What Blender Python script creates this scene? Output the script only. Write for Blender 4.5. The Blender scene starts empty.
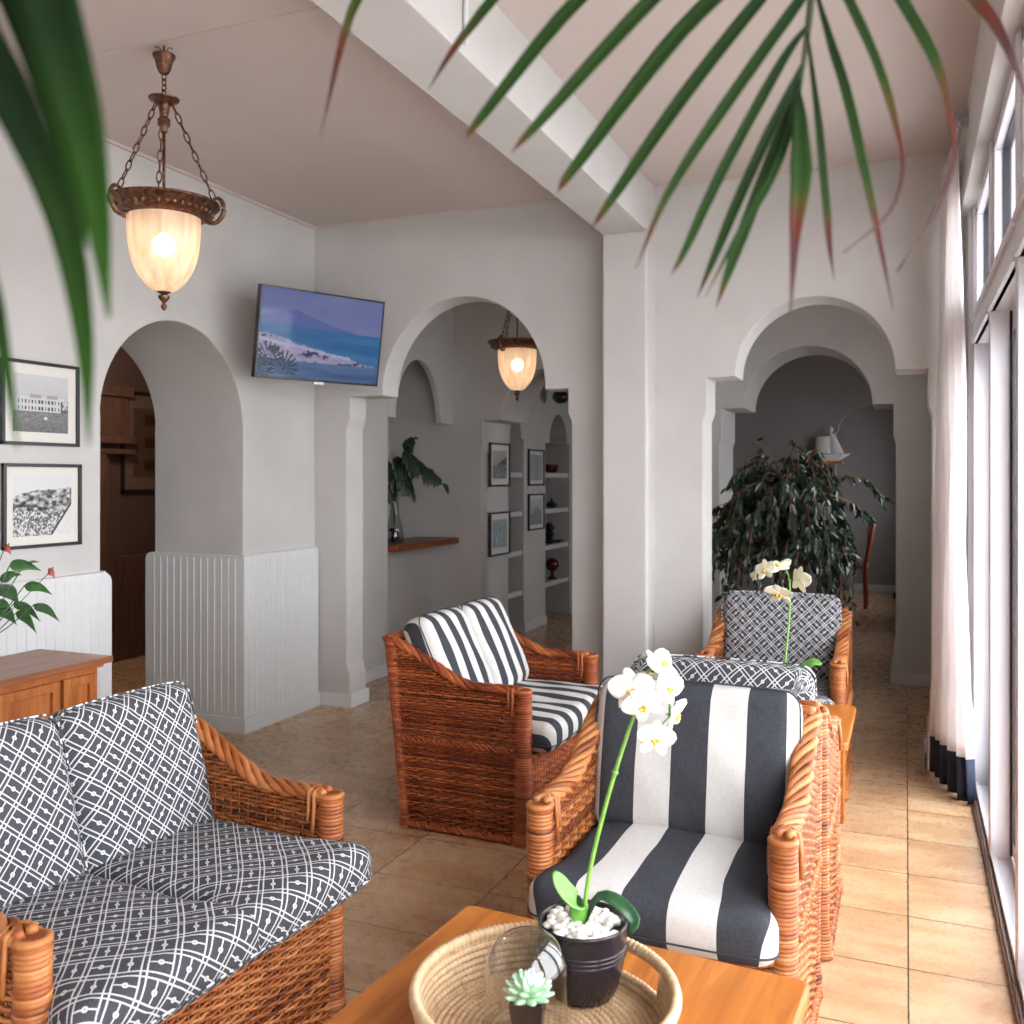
import bpy, math, random
import numpy as np
from mathutils import Vector, Matrix
random.seed(7)
PI = math.pi
C = bpy.context.scene.collection
R = random.random
def U(a, b): return a + (b - a) * R()

# ------------------------------------------------------------------ materials
class X:
    """socket expression -> math nodes"""
    def __init__(s, nt, v): s.nt, s.v = nt, v
    def _m(s, op, a, b=None, c=None):
        n = s.nt.nodes.new('ShaderNodeMath'); n.operation = op
        for i, q in enumerate((a, b, c)):
            if q is None: continue
            if isinstance(q, X): q = q.v
            if isinstance(q, (int, float)): n.inputs[i].default_value = q
            else: s.nt.links.new(q, n.inputs[i])
        return X(s.nt, n.outputs[0])
    def __add__(s, o): return s._m('ADD', s, o)
    def __sub__(s, o): return s._m('SUBTRACT', s, o)
    def __rsub__(s, o): return s._m('SUBTRACT', o, s)
    def __mul__(s, o): return s._m('MULTIPLY', s, o)
    def __truediv__(s, o): return s._m('DIVIDE', s, o)
    def fract(s): return s._m('FRACT', s)
    def floor(s): return s._m('FLOOR', s)
    def abs(s): return s._m('ABSOLUTE', s)
    def lt(s, o): return s._m('LESS_THAN', s, o)
    def gt(s, o): return s._m('GREATER_THAN', s, o)
    def min(s, o): return s._m('MINIMUM', s, o)
    def max(s, o): return s._m('MAXIMUM', s, o)
    def mod(s, o): return s._m('FLOORED_MODULO', s, o)
    def sin(s): return s._m('SINE', s)
    def sqrt(s): return s._m('SQRT', s)
    def pow(s, o): return s._m('POWER', s, o)

class Mat:
    def __init__(s, name, color=(.5, .5, .5), rough=.5, metal=0, spec=.5):
        s.m = bpy.data.materials.new(name); s.m.use_nodes = True
        s.nt = s.m.node_tree; s.b = s.nt.nodes['Principled BSDF']
        s.b.inputs['Base Color'].default_value = (*color, 1)
        s.b.inputs['Roughness'].default_value = rough
        s.b.inputs['Metallic'].default_value = metal
        s.b.inputs['Specular IOR Level'].default_value = spec
    def node(s, t, **k):
        n = s.nt.nodes.new(t)
        for a, b in k.items(): setattr(n, a, b)
        return n
    def link(s, a, b):
        if isinstance(a, X): a = a.v
        s.nt.links.new(a, b)
    def coord(s, which='Object', scale=(1, 1, 1), rot=(0, 0, 0)):
        t = s.node('ShaderNodeTexCoord'); m = s.node('ShaderNodeMapping')
        m.inputs['Scale'].default_value = scale; m.inputs['Rotation'].default_value = rot
        s.link(t.outputs[which], m.inputs[0]); return m.outputs[0]
    def xyz(s, which='Object'):
        t = s.node('ShaderNodeTexCoord'); q = s.node('ShaderNodeSeparateXYZ')
        s.link(t.outputs[which], q.inputs[0])
        return [X(s.nt, o) for o in q.outputs]
    def noise(s, scale, vec=None, detail=4, rough=.5, dist=0):
        n = s.node('ShaderNodeTexNoise'); n.inputs['Scale'].default_value = scale
        n.inputs['Detail'].default_value = detail; n.inputs['Roughness'].default_value = rough
        n.inputs['Distortion'].default_value = dist
        if vec is not None: s.link(vec, n.inputs['Vector'])
        return X(s.nt, n.outputs['Fac'])
    def ramp(s, fac, stops):
        n = s.node('ShaderNodeValToRGB'); e = n.color_ramp.elements
        while len(e) < len(stops): e.new(.5)
        for k, (p, c) in enumerate(stops):
            e[k].position = p; e[k].color = (*c, 1)
        s.link(fac, n.inputs[0]); return n.outputs[0]
    def mix(s, f, a, b, mode='MIX'):
        n = s.node('ShaderNodeMix', data_type='RGBA', blend_type=mode)
        for i, q in ((0, f), (6, a), (7, b)):
            if isinstance(q, X): q = q.v
            if isinstance(q, (int, float)): n.inputs[i].default_value = q
            elif isinstance(q, tuple): n.inputs[i].default_value = (*q, 1)
            else: s.nt.links.new(q, n.inputs[i])
        return n.outputs[2]
    def col(s, sock): s.link(sock, s.b.inputs['Base Color']); return s
    def bump(s, h, strength=.3, dist=.01):
        n = s.node('ShaderNodeBump'); n.inputs['Strength'].default_value = strength
        n.inputs['Distance'].default_value = dist
        s.link(h, n.inputs['Height']); s.link(n.outputs[0], s.b.inputs['Normal']); return s

def plaster(name, c, k=.05):
    m = Mat(name, c, .75, spec=.25)
    n = m.noise(3.0, m.coord(), 3)
    m.col(m.ramp(n, [(.3, tuple(v * (1 - k) for v in c)), (.7, tuple(min(1, v * (1 + k)) for v in c))]))
    m.bump(m.noise(9, m.coord(), 3, .6), .25, .006)
    return m.m
PLASTER = plaster('grey_plaster', (.53, .513, .497))
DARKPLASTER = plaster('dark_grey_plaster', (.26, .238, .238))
CEIL = plaster('ceiling_plaster', (.56, .485, .45), .02)
BROWN = plaster('brown_paint', (.085, .05, .042))
WHITE = Mat('white_gloss_paint', (.62, .63, .635), .38).m
WAINS = Mat('wainscot_paint', (.60, .61, .61), .4).m
FRAMEW = Mat('window_frame_paint', (.62, .61, .65), .3).m
RUBBER = Mat('dark_rubber', (.02, .02, .03), .5).m
ALU = Mat('brown_aluminium', (.16, .11, .09), .4, .4).m
BLACK = Mat('black_frame', (.012, .012, .014), .3).m
CHROME = Mat('grey_metal', (.5, .5, .52), .3, 1).m
BOARD = Mat('cream_mat_board', (.64, .62, .57), .8).m
DARKWICK = Mat('dark_wicker_base', (.10, .035, .015), .7).m

def mat_floor():
    m = Mat('floor_tile', (.5, .4, .3), .3, spec=.45)
    x, y, z = m.xyz()
    px = (x - .006) / .436; py = (y - 2.95) / .352
    ex = px.fract(); ey = py.fract()
    gx = ex.min(1.0 - ex) * .436; gy = ey.min(1.0 - ey) * .352
    g = gx.min(gy).lt(.0025)
    cell = m.node('ShaderNodeCombineXYZ'); m.link(px.floor(), cell.inputs[0]); m.link(py.floor(), cell.inputs[1])
    wn = m.node('ShaderNodeTexWhiteNoise', noise_dimensions='3D'); m.link(cell.outputs[0], wn.inputs['Vector'])
    off = m.node('ShaderNodeVectorMath', operation='MULTIPLY_ADD'); m.link(wn.outputs['Color'], off.inputs[0])
    off.inputs[1].default_value = (9, 9, 9); m.link(m.coord(), off.inputs[2])
    st = m.node('ShaderNodeMapping'); st.inputs['Scale'].default_value = (3.2, 9, 3); m.link(off.outputs[0], st.inputs[0])
    n1 = m.noise(1.0, st.outputs[0], 4, .5, .5)
    n2 = m.noise(26, off.outputs[0], 4, .7)
    f = n1 * .93 + n2 * .07
    c = m.ramp(f, [(.30, (.40, .225, .115)), (.45, (.46, .28, .15)), (.57, (.51, .335, .19)), (.72, (.56, .40, .25))])
    v = X(m.nt, wn.outputs['Value']) * .16 + .90
    hs = m.node('ShaderNodeHueSaturation'); m.link(c, hs.inputs['Color']); m.link(v, hs.inputs['Value'])
    c = m.mix(g, hs.outputs[0], (.075, .05, .035))
    m.col(c)
    rr = m.node('ShaderNodeMath', operation='MULTIPLY_ADD'); m.link(n2, rr.inputs[0]); rr.inputs[1].default_value = .25; rr.inputs[2].default_value = .16
    m.link(rr.outputs[0], m.b.inputs['Roughness'])
    m.bump((1.0 - g) * 1.0 + n2 * .08, .35, .003)
    return m.m
FLOOR = mat_floor()

def wood(name, a, b, c, rough=.3, axis=1, sc=1):
    m = Mat(name, b, rough, spec=.35)
    s = [14 * sc] * 3; s[axis] = 1.3 * sc
    v = m.coord('Object', tuple(s))
    n = m.noise(1.6, v, 5, .6, 1.2)
    m.col(m.ramp(n, [(.3, a), (.5, b), (.7, c)]))
    m.bump(n, .08, .002)
    return m.m
HONEY = wood('honey_wood', (.28, .082, .013), (.39, .125, .02), (.48, .175, .036), .34)
CABW = wood('cabinet_wood', (.27, .075, .018), (.37, .115, .028), (.44, .16, .045), .42, 2)
CABT = wood('cabinet_top_wood', (.20, .07, .028), (.28, .10, .045), (.34, .14, .07), .34, 1)
REDW = wood('red_brown_wood', (.14, .035, .012), (.22, .06, .02), (.30, .09, .03), .35)
DARKW = wood('dark_brown_wood', (.06, .028, .02), (.10, .05, .036), (.13, .065, .05), .5, 2)

def mat_wicker(name, cs):
    m = Mat(name, cs[1], .45, spec=.35)
    a = m.node('ShaderNodeAttribute', attribute_name='tone')
    n = m.noise(1.0, m.coord('Object', (9, 9, 3)), 3)
    n2 = m.noise(1.0, m.coord('Object', (60, 60, 90)), 2)
    f = X(m.nt, a.outputs['Fac']) * .5 + n * .45 + n2 * .2 - .06
    m.col(m.ramp(f, [(.22, cs[0]), (.5, cs[1]), (.78, cs[2])]))
    return m.m
WICK = mat_wicker('wicker_cane', ((.065, .015, .005), (.29, .080, .020), (.48, .195, .064)))
WICKRED = mat_wicker('dark_red_wicker_cane', ((.07, .013, .005), (.27, .055, .015), (.46, .135, .04)))
BASKET = mat_wicker('straw_coil', ((.30, .17, .08), (.50, .33, .185), (.63, .455, .285)))

def mat_pattern():
    m = Mat('lattice_fabric', (.1, .1, .1), .85, spec=.15)
    t = m.node('ShaderNodeUVMap'); q = m.node('ShaderNodeSeparateXYZ'); m.link(t.outputs[0], q.inputs[0])
    a, b = X(m.nt, q.outputs[0]), X(m.nt, q.outputs[1])
    P = .049 * 1.41421
    p = (a + b) / P + 100.0; r = (a - b) / P + 100.0
    fp, fr = p.fract(), r.fract()
    ep, er = fp.min(1.0 - fp), fr.min(1.0 - fr)
    l = (ep - .10).abs().lt(.030).max((er - .10).abs().lt(.030))
    par = (p.floor() + r.floor()).mod(2.0).gt(.5)
    cp, cr = fp - .5, fr - .5
    inn = ep.gt(.13) * er.gt(.13)
    l1 = cr.abs().lt(.028) * par
    l2 = cp.abs().lt(.028) * (1.0 - par)
    rad = (cp * cp + cr * cr).sqrt()
    ring = rad.lt(.105)
    hole = rad.lt(.035)
    w = l.max(inn * l1.max(l2).max(ring)) * (1.0 - hole * .7)
    n = m.noise(300, m.coord('UV'), 2)
    c = m.mix(w, (.033, .034, .042), (.58, .58, .585))
    m.col(m.mix(n * .25, c, (.2, .2, .22)))
    m.bump(n + w * .5, .12, .0015)
    return m.m
LATTICE = mat_pattern()

def mat_stripe(name, half, off):
    m = Mat(name, (.1, .1, .1), .85, spec=.15)
    t = m.node('ShaderNodeUVMap'); q = m.node('ShaderNodeSeparateXYZ'); m.link(t.outputs[0], q.inputs[0])
    a = X(m.nt, q.outputs[0]); b = X(m.nt, q.outputs[1])
    s = ((a + off) / (2 * half) + 10.25).fract()
    w = s.gt(.5)
    n1 = m.noise(1.0, m.coord('UV', (700, 40, 1)), 2); n2 = m.noise(1.0, m.coord('UV', (40, 700, 1)), 2)
    n = n1 * .5 + n2 * .5
    dk = m.ramp(n, [(.35, (.028, .030, .037)), (.65, (.060, .063, .073))])
    lt = m.ramp(n, [(.35, (.50, .485, .465)), (.65, (.63, .62, .60))])
    m.col(m.mix(w, dk, lt)); m.bump(n, .15, .001)
    return m.m
STRIPE_W = mat_stripe('wide_stripe_fabric', .1, 0.0)
STRIPE_N = mat_stripe('narrow_stripe_fabric', .052, 0.02)
PIPE = Mat('charcoal_piping', (.03, .032, .04), .8).m

def attr_mat(name, emit=0, rough=.5):
    m = Mat(name, (.5, .5, .5), rough)
    a = m.node('ShaderNodeAttribute', attribute_name='tone')
    if emit:
        m.b.inputs['Specular IOR Level'].default_value = .12
        m.b.inputs['Base Color'].default_value = (.01, .01, .012, 1)
        m.link(a.outputs['Color'], m.b.inputs['Emission Color']); m.b.inputs['Emission Strength'].default_value = emit
    else: m.col(a.outputs['Color'])
    return m.m
PRINT = attr_mat('photo_print', 0, .35)
SCREEN = attr_mat('screen_picture', .175, .06)

def glassy(name, tint=(1, 1, 1), ior=1.45, rough=0.0, mul=1.0):
    m = bpy.data.materials.new(name); m.use_nodes = True; nt = m.node_tree
    for n in list(nt.nodes):
        if n.type != 'OUTPUT_MATERIAL': nt.nodes.remove(n)
    out = nt.nodes[0]
    t = nt.nodes.new('ShaderNodeBsdfTransparent'); t.inputs[0].default_value = (*tint, 1)
    g = nt.nodes.new('ShaderNodeBsdfGlossy'); g.inputs['Roughness'].default_value = rough
    lw = nt.nodes.new('ShaderNodeLayerWeight'); lw.inputs[0].default_value = .5
    f = (X(nt, lw.outputs['Facing']).pow(5.0) * .95 + .045) * mul
    x = nt.nodes.new('ShaderNodeMixShader'); nt.links.new(f.v, x.inputs[0])
    nt.links.new(t.outputs[0], x.inputs[1]); nt.links.new(g.outputs[0], x.inputs[2]); nt.links.new(x.outputs[0], out.inputs[0])
    return m
GLASS = glassy('window_glass', mul=.3)
CLOCHE = glassy('cloche_glass', (.965, .965, .96), 1.45, .03, 2.2)
VASEG = glassy('vase_glass', (.75, .78, .76), 1.5, .02, 1.5)

def mat_shade():
    m = bpy.data.materials.new('alabaster_glass'); m.use_nodes = True; nt = m.node_tree
    for n in list(nt.nodes):
        if n.type != 'OUTPUT_MATERIAL': nt.nodes.remove(n)
    out = nt.nodes[0]
    tc = nt.nodes.new('ShaderNodeTexCoord'); mp = nt.nodes.new('ShaderNodeMapping'); mp.inputs['Scale'].default_value = (22, 22, 3)
    no = nt.nodes.new('ShaderNodeTexNoise'); no.inputs['Scale'].default_value = 1.5; no.inputs['Detail'].default_value = 4
    rp = nt.nodes.new('ShaderNodeValToRGB'); rp.color_ramp.elements[0].position = .3; rp.color_ramp.elements[1].position = .7
    rp.color_ramp.elements[0].color = (.86, .60, .42, 1); rp.color_ramp.elements[1].color = (.98, .88, .74, 1)
    nt.links.new(tc.outputs['Object'], mp.inputs[0]); nt.links.new(mp.outputs[0], no.inputs[0]); nt.links.new(no.outputs[0], rp.inputs[0])
    tr = nt.nodes.new('ShaderNodeBsdfTranslucent'); di = nt.nodes.new('ShaderNodeBsdfDiffuse')
    rf = nt.nodes.new('ShaderNodeBsdfRefraction'); rf.inputs['Roughness'].default_value = .42; rf.inputs['IOR'].default_value = 1.05
    gl = nt.nodes.new('ShaderNodeBsdfGlossy'); gl.inputs['Roughness'].default_value = .25
    em = nt.nodes.new('ShaderNodeEmission'); em.inputs[1].default_value = .045
    for n in (tr, di, rf, em): nt.links.new(rp.outputs[0], n.inputs[0])
    def mx(f, a, b):
        x = nt.nodes.new('ShaderNodeMixShader'); x.inputs[0].default_value = f
        nt.links.new(a.outputs[0], x.inputs[1]); nt.links.new(b.outputs[0], x.inputs[2]); return x
    a = mx(.35, tr, di); a = mx(.30, a, rf); a = mx(.05, a, gl)
    ad = nt.nodes.new('ShaderNodeAddShader'); nt.links.new(a.outputs[0], ad.inputs[0]); nt.links.new(em.outputs[0], ad.inputs[1])
    nt.links.new(ad.outputs[0], out.inputs[0]); return m
SHADE = mat_shade()
def emis(name, c, s):
    m = Mat(name, c, .5); m.b.inputs['Emission Color'].default_value = (*c, 1); m.b.inputs['Emission Strength'].default_value = s; return m.m
BULB = emis('lit_bulb', (1, .72, .44), 3.6)
BRONZE_ = Mat('aged_bronze', (.13, .06, .035), .42, .75)
BRONZE_.col(BRONZE_.ramp(BRONZE_.noise(60, BRONZE_.coord(), 4), [(.3, (.045, .022, .015)), (.6, (.19, .085, .05)), (.8, (.36, .2, .12))]))
BRONZE = BRONZE_.m

def leafmat(name, a, b, rough=.35, trans=.0, sc=20):
    m = Mat(name, a, rough)
    m.col(m.ramp(m.noise(sc, m.coord(), 3), [(.3, a), (.7, b)]))
    return m.m
FICUS = leafmat('ficus_leaf', (.008, .018, .012), (.038, .070, .042), .26, sc=9)
DARKLEAF = leafmat('dark_leaf', (.006, .018, .008), (.014, .036, .015), .4)
ANTH = leafmat('anthurium_leaf', (.02, .07, .02), (.05, .15, .04), .25, sc=30)
BRIGHT = leafmat('orchid_leaf', (.08, .25, .03), (.14, .36, .05), .35)
DEEP = leafmat('orchid_leaf_deep', (.012, .05, .02), (.03, .10, .035), .3)
STEMG = leafmat('orchid_stem', (.13, .30, .04), (.22, .42, .07), .4, sc=60)
BARK = leafmat('bark', (.10, .035, .02), (.22, .09, .05), .7)
PETAL = Mat('white_petal', (.88, .86, .80), .5).m
PETALC = Mat('cream_petal', (.82, .79, .62), .5).m
LIP = Mat('yellow_orchid_lip', (.75, .50, .08), .5).m
RED = Mat('red_spathe', (.36, .004, .03), .35).m
SUCC = leafmat('succulent_leaf', (.38, .66, .42), (.60, .80, .60), .5, sc=40)
SUCC2 = SUCC
PEBBLE = Mat('white_pebble', (.80, .76, .70), .35).m
POTBLK = Mat('black_ceramic', (.018, .013, .016), .22).m
POTSOIL = Mat('soil', (.16, .10, .05), .9).m
POTWHT = Mat('white_ceramic', (.75, .74, .76), .2).m
DARKRED = Mat('dark_red_lacquer', (.07, .006, .009), .15).m
CURTAIN_ = Mat('linen_curtain', (.76, .71, .69), .9, spec=.1)
CURTAIN_.b.inputs['Subsurface Weight'].default_value = 0
_cn = CURTAIN_.noise(1.0, CURTAIN_.coord('Object', (60, 60, 260)), 3)
CURTAIN_.col(CURTAIN_.ramp(_cn, [(.3, (.78, .74, .73)), (.6, (.88, .86, .85))]))
_tl = CURTAIN_.node('ShaderNodeBsdfTranslucent'); _tl.inputs[0].default_value = (.92, .89, .89, 1)
_mx = CURTAIN_.node('ShaderNodeMixShader'); _mx.inputs[0].default_value = .55
_o = [n for n in CURTAIN_.nt.nodes if n.type == 'OUTPUT_MATERIAL'][0]
CURTAIN_.link(CURTAIN_.b.outputs[0], _mx.inputs[1]); CURTAIN_.link(_tl.outputs[0], _mx.inputs[2]); CURTAIN_.link(_mx.outputs[0], _o.inputs[0])
CURTAIN = CURTAIN_.m
NAVY = Mat('navy_hem', (.008, .014, .035), .85).m
PATIO = Mat('pale_patio', (.55, .54, .52), .8).m

def mat_palm():
    m = Mat('palm_leaflet', (.03, .1, .02), .6, spec=.12)
    t = m.node('ShaderNodeUVMap'); q = m.node('ShaderNodeSeparateXYZ'); m.link(t.outputs[0], q.inputs[0])
    f = X(m.nt, q.outputs[1]) + (m.noise(18, m.coord(), 2) - .5) * .06
    m.col(m.ramp(f, [(.0, (.006, .019, .004)), (.70, (.013, .036, .004)), (.78, (.045, .040, .008)), (.82, (.075, .016, .008)), (.90, (.050, .018, .020)), (1, (.09, .055, .05))]))
    m.b.inputs['Transmission Weight'].default_value = 0
    return m.m
PALM = mat_palm()
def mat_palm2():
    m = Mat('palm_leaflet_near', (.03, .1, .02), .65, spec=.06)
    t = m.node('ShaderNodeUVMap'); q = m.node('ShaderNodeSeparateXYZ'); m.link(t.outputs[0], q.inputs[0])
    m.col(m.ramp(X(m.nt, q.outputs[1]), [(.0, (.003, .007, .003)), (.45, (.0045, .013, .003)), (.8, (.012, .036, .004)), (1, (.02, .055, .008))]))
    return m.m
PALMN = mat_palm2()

# ------------------------------------------------------------------ mesh builder
class MB:
    def __init__(s): s.v = []; s.f = []; s.uv = {}; s.t = []; s.n = 0; s.hasuv = False
    def add(s, V, F, tone=.5, uv=None):
        V = np.asarray(V, float); n0 = s.n
        s.v.append(V); s.n += len(V)
        s.t.append(np.full((len(V), 3), tone) if np.isscalar(tone) else np.asarray(tone, float))
        s.f += [tuple(i + n0 for i in f) for f in F]
        if uv is not None:
            s.hasuv = True
            for i, q in enumerate(uv): s.uv[n0 + i] = q
        return s
    def box(s, x0, x1, y0, y1, z0, z1, tone=.5):
        V = [(x, y, z) for x in (x0, x1) for y in (y0, y1) for z in (z0, z1)]
        F = [(0, 1, 3, 2), (4, 6, 7, 5), (0, 4, 5, 1), (2, 3, 7, 6), (0, 2, 6, 4), (1, 5, 7, 3)]
        return s.add(V, F, tone)
    def tube(s, P, r, seg=6, tone=.5, closed=False, caps=True, flat=1.0):
        P = np.asarray(P, float); n = len(P)
        if closed: T = np.roll(P, -1, 0) - np.roll(P, 1, 0)
        else: T = np.gradient(P, axis=0)
        T /= np.maximum(np.linalg.norm(T, axis=1, keepdims=True), 1e-9)
        up = np.array([0, 0, 1.0]) if abs(T[:, 2]).mean() < .8 else np.array([1.0, 0, 0])
        A = np.cross(T, up); ln = np.linalg.norm(A, axis=1, keepdims=True)
        A = A / np.maximum(ln, 1e-6)
        B = np.cross(A, T)
        rr = np.broadcast_to(np.asarray(r, float).reshape(-1, 1), (n, 1))
        th = np.arange(seg) * 2 * PI / seg
        V = P[:, None, :] + rr[:, :, None] * (np.cos(th)[None, :, None] * A[:, None, :] + flat * np.sin(th)[None, :, None] * B[:, None, :])
        V = V.reshape(-1, 3); F = []
        m = n if closed else n - 1
        for i in range(m):
            j = (i + 1) % n
            for k in range(seg):
                l = (k + 1) % seg
                F.append((i * seg + k, i * seg + l, j * seg + l, j * seg + k))
        if caps and not closed:
            F.append(tuple(range(seg))[::-1]); F.append(tuple((n - 1) * seg + k for k in range(seg)))
        return s.add(V, F, tone)
    def lathe(s, prof, seg=32, c=(0, 0, 0), tone=.5, captop=True, capbot=True, close=False):
        th = np.arange(seg) * 2 * PI / seg; prof = np.asarray(prof, float); n = len(prof)
        V = np.stack([c[0] + prof[:, None, 0] * np.cos(th), c[1] + prof[:, None, 0] * np.sin(th), np.broadcast_to(c[2] + prof[:, None, 1], (n, seg))], -1).reshape(-1, 3)
        F = []
        for i in range(n if close else n - 1):
            j = (i + 1) % n
            for k in range(seg):
                l = (k + 1) % seg; F.append((i * seg + k, i * seg + l, j * seg + l, j * seg + k))
        if not close:
            if capbot: F.append(tuple(range(seg))[::-1])
            if captop: F.append(tuple((n - 1) * seg + k for k in range(seg)))
        if not np.isscalar(tone): tone = np.repeat(np.asarray(tone, float)[:, None], seg, 0).reshape(-1, 1) * np.ones((1, 3))
        return s.add(V, F, tone)
    def grid(s, G, tone=.5, uv=None):
        G = np.asarray(G, float); a, b = G.shape[:2]
        F = [(i * b + j, i * b + j + 1, (i + 1) * b + j + 1, (i + 1) * b + j) for i in range(a - 1) for j in range(b - 1)]
        return s.add(G.reshape(-1, 3), F, tone, None if uv is None else np.asarray(uv).reshape(-1, 2))
    def ball(s, c, r, seg=12, sc=(1, 1, 1), tone=.5):
        pr = [(math.sin(PI * i / seg) * r, -math.cos(PI * i / seg) * r) for i in range(1, seg)]
        b = MB().lathe(pr, seg + 2); V = np.concatenate(b.v) * np.array(sc) + np.array(c)
        return s.add(V, b.f, tone)
    def prism(s, poly, plane, a, b):
        """poly: (s,z) list; plane 'Y': s is X, extruded over Y a..b; 'X': s is Y, extruded over X; 'Z': (x,y) over Z"""
        f = {'Y': lambda q, d: (q[0], d, q[1]), 'X': lambda q, d: (d, q[0], q[1]), 'Z': lambda q, d: (q[0], q[1], d)}[plane]
        n = len(poly); V = [f(q, a) for q in poly] + [f(q, b) for q in poly]
        F = [tuple(range(n)), tuple(range(2 * n - 1, n - 1, -1))] + [(i, i + n, (i + 1) % n + n, (i + 1) % n) for i in range(n)]
        return s.add(V, F)
    def xf(s, M):
        M = np.array(M)
        s.v = [v @ M[:3, :3].T + M[:3, 3] for v in s.v]; return s
    def build(s, name, mat, parent=None, smooth=False, bevel=0, tone=False, loc=None, mesh_only=False, auto=None):
        me = bpy.data.meshes.new(name)
        V = np.concatenate(s.v)
        me.from_pydata(V.tolist(), [], s.f); me.validate(clean_customdata=False)
        if tone:
            at = me.color_attributes.new('tone', 'FLOAT_COLOR', 'POINT')
            T = np.concatenate(s.t); at.data.foreach_set('color', np.concatenate([T, np.ones((len(T), 1))], 1).ravel())
        if s.hasuv:
            ul = me.uv_layers.new(name='UVMap')
            vi = np.zeros(len(me.loops), int); me.loops.foreach_get('vertex_index', vi)
            ul.data.foreach_set('uv', np.array([s.uv.get(int(i), (0, 0)) for i in vi], float).ravel())
        me.materials.append(mat)
        import bmesh
        bm = bmesh.new(); bm.from_mesh(me); bmesh.ops.recalc_face_normals(bm, faces=bm.faces); bm.to_mesh(me); bm.free()
        if smooth: me.shade_smooth()
        if auto: me.set_sharp_from_angle(angle=math.radians(auto))
        o = bpy.data.objects.new(name, me); C.objects.link(o)
        if loc is not None: o.location = loc
        if parent: o.parent = parent
        if bevel:
            b = o.modifiers.new('bevel', 'BEVEL'); b.width = bevel; b.segments = 2; b.limit_method = 'ANGLE'
        return o

def tag(o, label, cat, group=None, kind=None):
    if label: o['label'] = label
    if cat: o['category'] = cat
    if group: o['group'] = group
    if kind: o['kind'] = kind
    return o
def struct(o): o['kind'] = 'structure'; return o
def thing(name, label, cat, loc, rz=0, group=None):
    o = bpy.data.objects.new(name, None); C.objects.link(o); o.location = loc; o.rotation_euler = (0, 0, rz)
    o.empty_display_size = .05
    return tag(o, label, cat, group)
def copy_tree(o, parent=None):
    c = o.copy(); C.objects.link(c); c.parent = parent
    for ch in o.children: copy_tree(ch, c)
    return c

# ------------------------------------------------------------------ camera, world
cam = bpy.data.cameras.new('camera'); co = bpy.data.objects.new('camera', cam); C.objects.link(co)
co.location = (0, 0, 1.4); co.rotation_euler = (PI / 2, 0, math.radians(22.42))
cam.sensor_width = 36; cam.lens = 955 / 1024 * 36; cam.shift_y = -34 / 1024; cam.clip_start = .05
cam.dof.use_dof = True; cam.dof.focus_distance = 2.7; cam.dof.aperture_fstop = 5.2
sc = bpy.context.scene; sc.camera = co
sc.view_settings.view_transform = 'Standard'; sc.view_settings.look = 'None'; sc.view_settings.gamma = 1
sc.view_settings.exposure = 1.74
w = bpy.data.worlds.new('world'); sc.world = w; w.use_nodes = True
bg = w.node_tree.nodes['Background']; bg.inputs[0].default_value = (.925, .955, 1.0, 1); bg.inputs[1].default_value = 3.2
sc.cycles.max_bounces = 10; sc.cycles.diffuse_bounces = 6; sc.cycles.transparent_max_bounces = 12
sc.cycles.sample_clamp_indirect = 6; sc.cycles.caustics_reflective = False; sc.cycles.caustics_refractive = False

H = 2.95
# ------------------------------------------------------------------ shell
def arch_pts(s0, s1, zs, a0, a1, rz, n=36, step=.022, low=.22, high=None):
    """opening outline from floor-left to floor-right: jamb with a small stop, shoulder, arc, shoulder, jamb"""
    hi = zs - .22 if high is None else high
    L = [(s0, 0), (s0, low - .03), (s0 - step, low + .04), (s0 - step, hi - .05), (s0, hi), (s0, zs), (a0, zs)] if step else [(s0, 0), (s0, zs), (a0, zs)]
    Rr = [(a1, zs), (s1, zs), (s1, hi), (s1 + step, hi - .05), (s1 + step, low + .04), (s1, low - .03), (s1, 0)] if step else [(a1, zs), (s1, zs), (s1, 0)]
    c, r = (a0 + a1) / 2, (a1 - a0) / 2
    A = [(c - r * math.cos(PI * k / n), zs + rz * math.sin(PI * k / n)) for k in range(1, n)]
    return L + A + Rr
def wall_poly(s0, s1, openings, z1=H):
    P = [(s0, 0)]
    for o in openings: P += o
    return P + [(s1, 0), (s1, z1), (s0, z1)]

struct(MB().box(-6.4, .42, -3.4, 13.2, -.12, 0).build('floor', FLOOR))
struct(MB().box(.42, 14, -9, 20, -.15, -.03).build('floor_terrace', PATIO))
struct(MB().box(-6.4, .75, -3.4, 13.2, H, H + .15).build('ceiling', CEIL))
# left wall with round arch (thick)
a1 = arch_pts(3.293, 4.303, 1.68, 3.293, 4.303, .505, step=0)
a1 = [(3.293, 0)] + [q for q in a1[1:-1] if True] + [(4.303, 0)]
struct(MB().prism(wall_poly(-3.2, 5.0, [a1]), 'X', -4.0, -3.38).build('wall_left', PLASTER, bevel=.006))
struct(MB().prism(wall_poly(-4.0, -1.4, [arch_pts(-3.13, -1.728, 1.895, -2.90, -1.863, .555, high=1.76)]), 'Y', 5.0, 5.19).build('wall_back_left', PLASTER, bevel=.007))
struct(MB().box(-1.478, -1.236, 4.825, 5.25, 0, 2.682).build('wall_pilaster', PLASTER, bevel=.012))
struct(MB().box(-1.478, -1.236, -3.2, 5.0, 2.68, H).build('trim_1', PLASTER, bevel=.006))
struct(MB().prism(wall_poly(-1.4, .62, [arch_pts(-.963, .098, 1.925, -.814, -.049, .385, high=1.75, step=.018)]), 'Y', 5.0, 5.25).build('wall_back_right', PLASTER, bevel=.007))
struct(MB().box(-4.0, .6, -3.4, -3.2, 0, H).build('wall_front', PLASTER))
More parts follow.
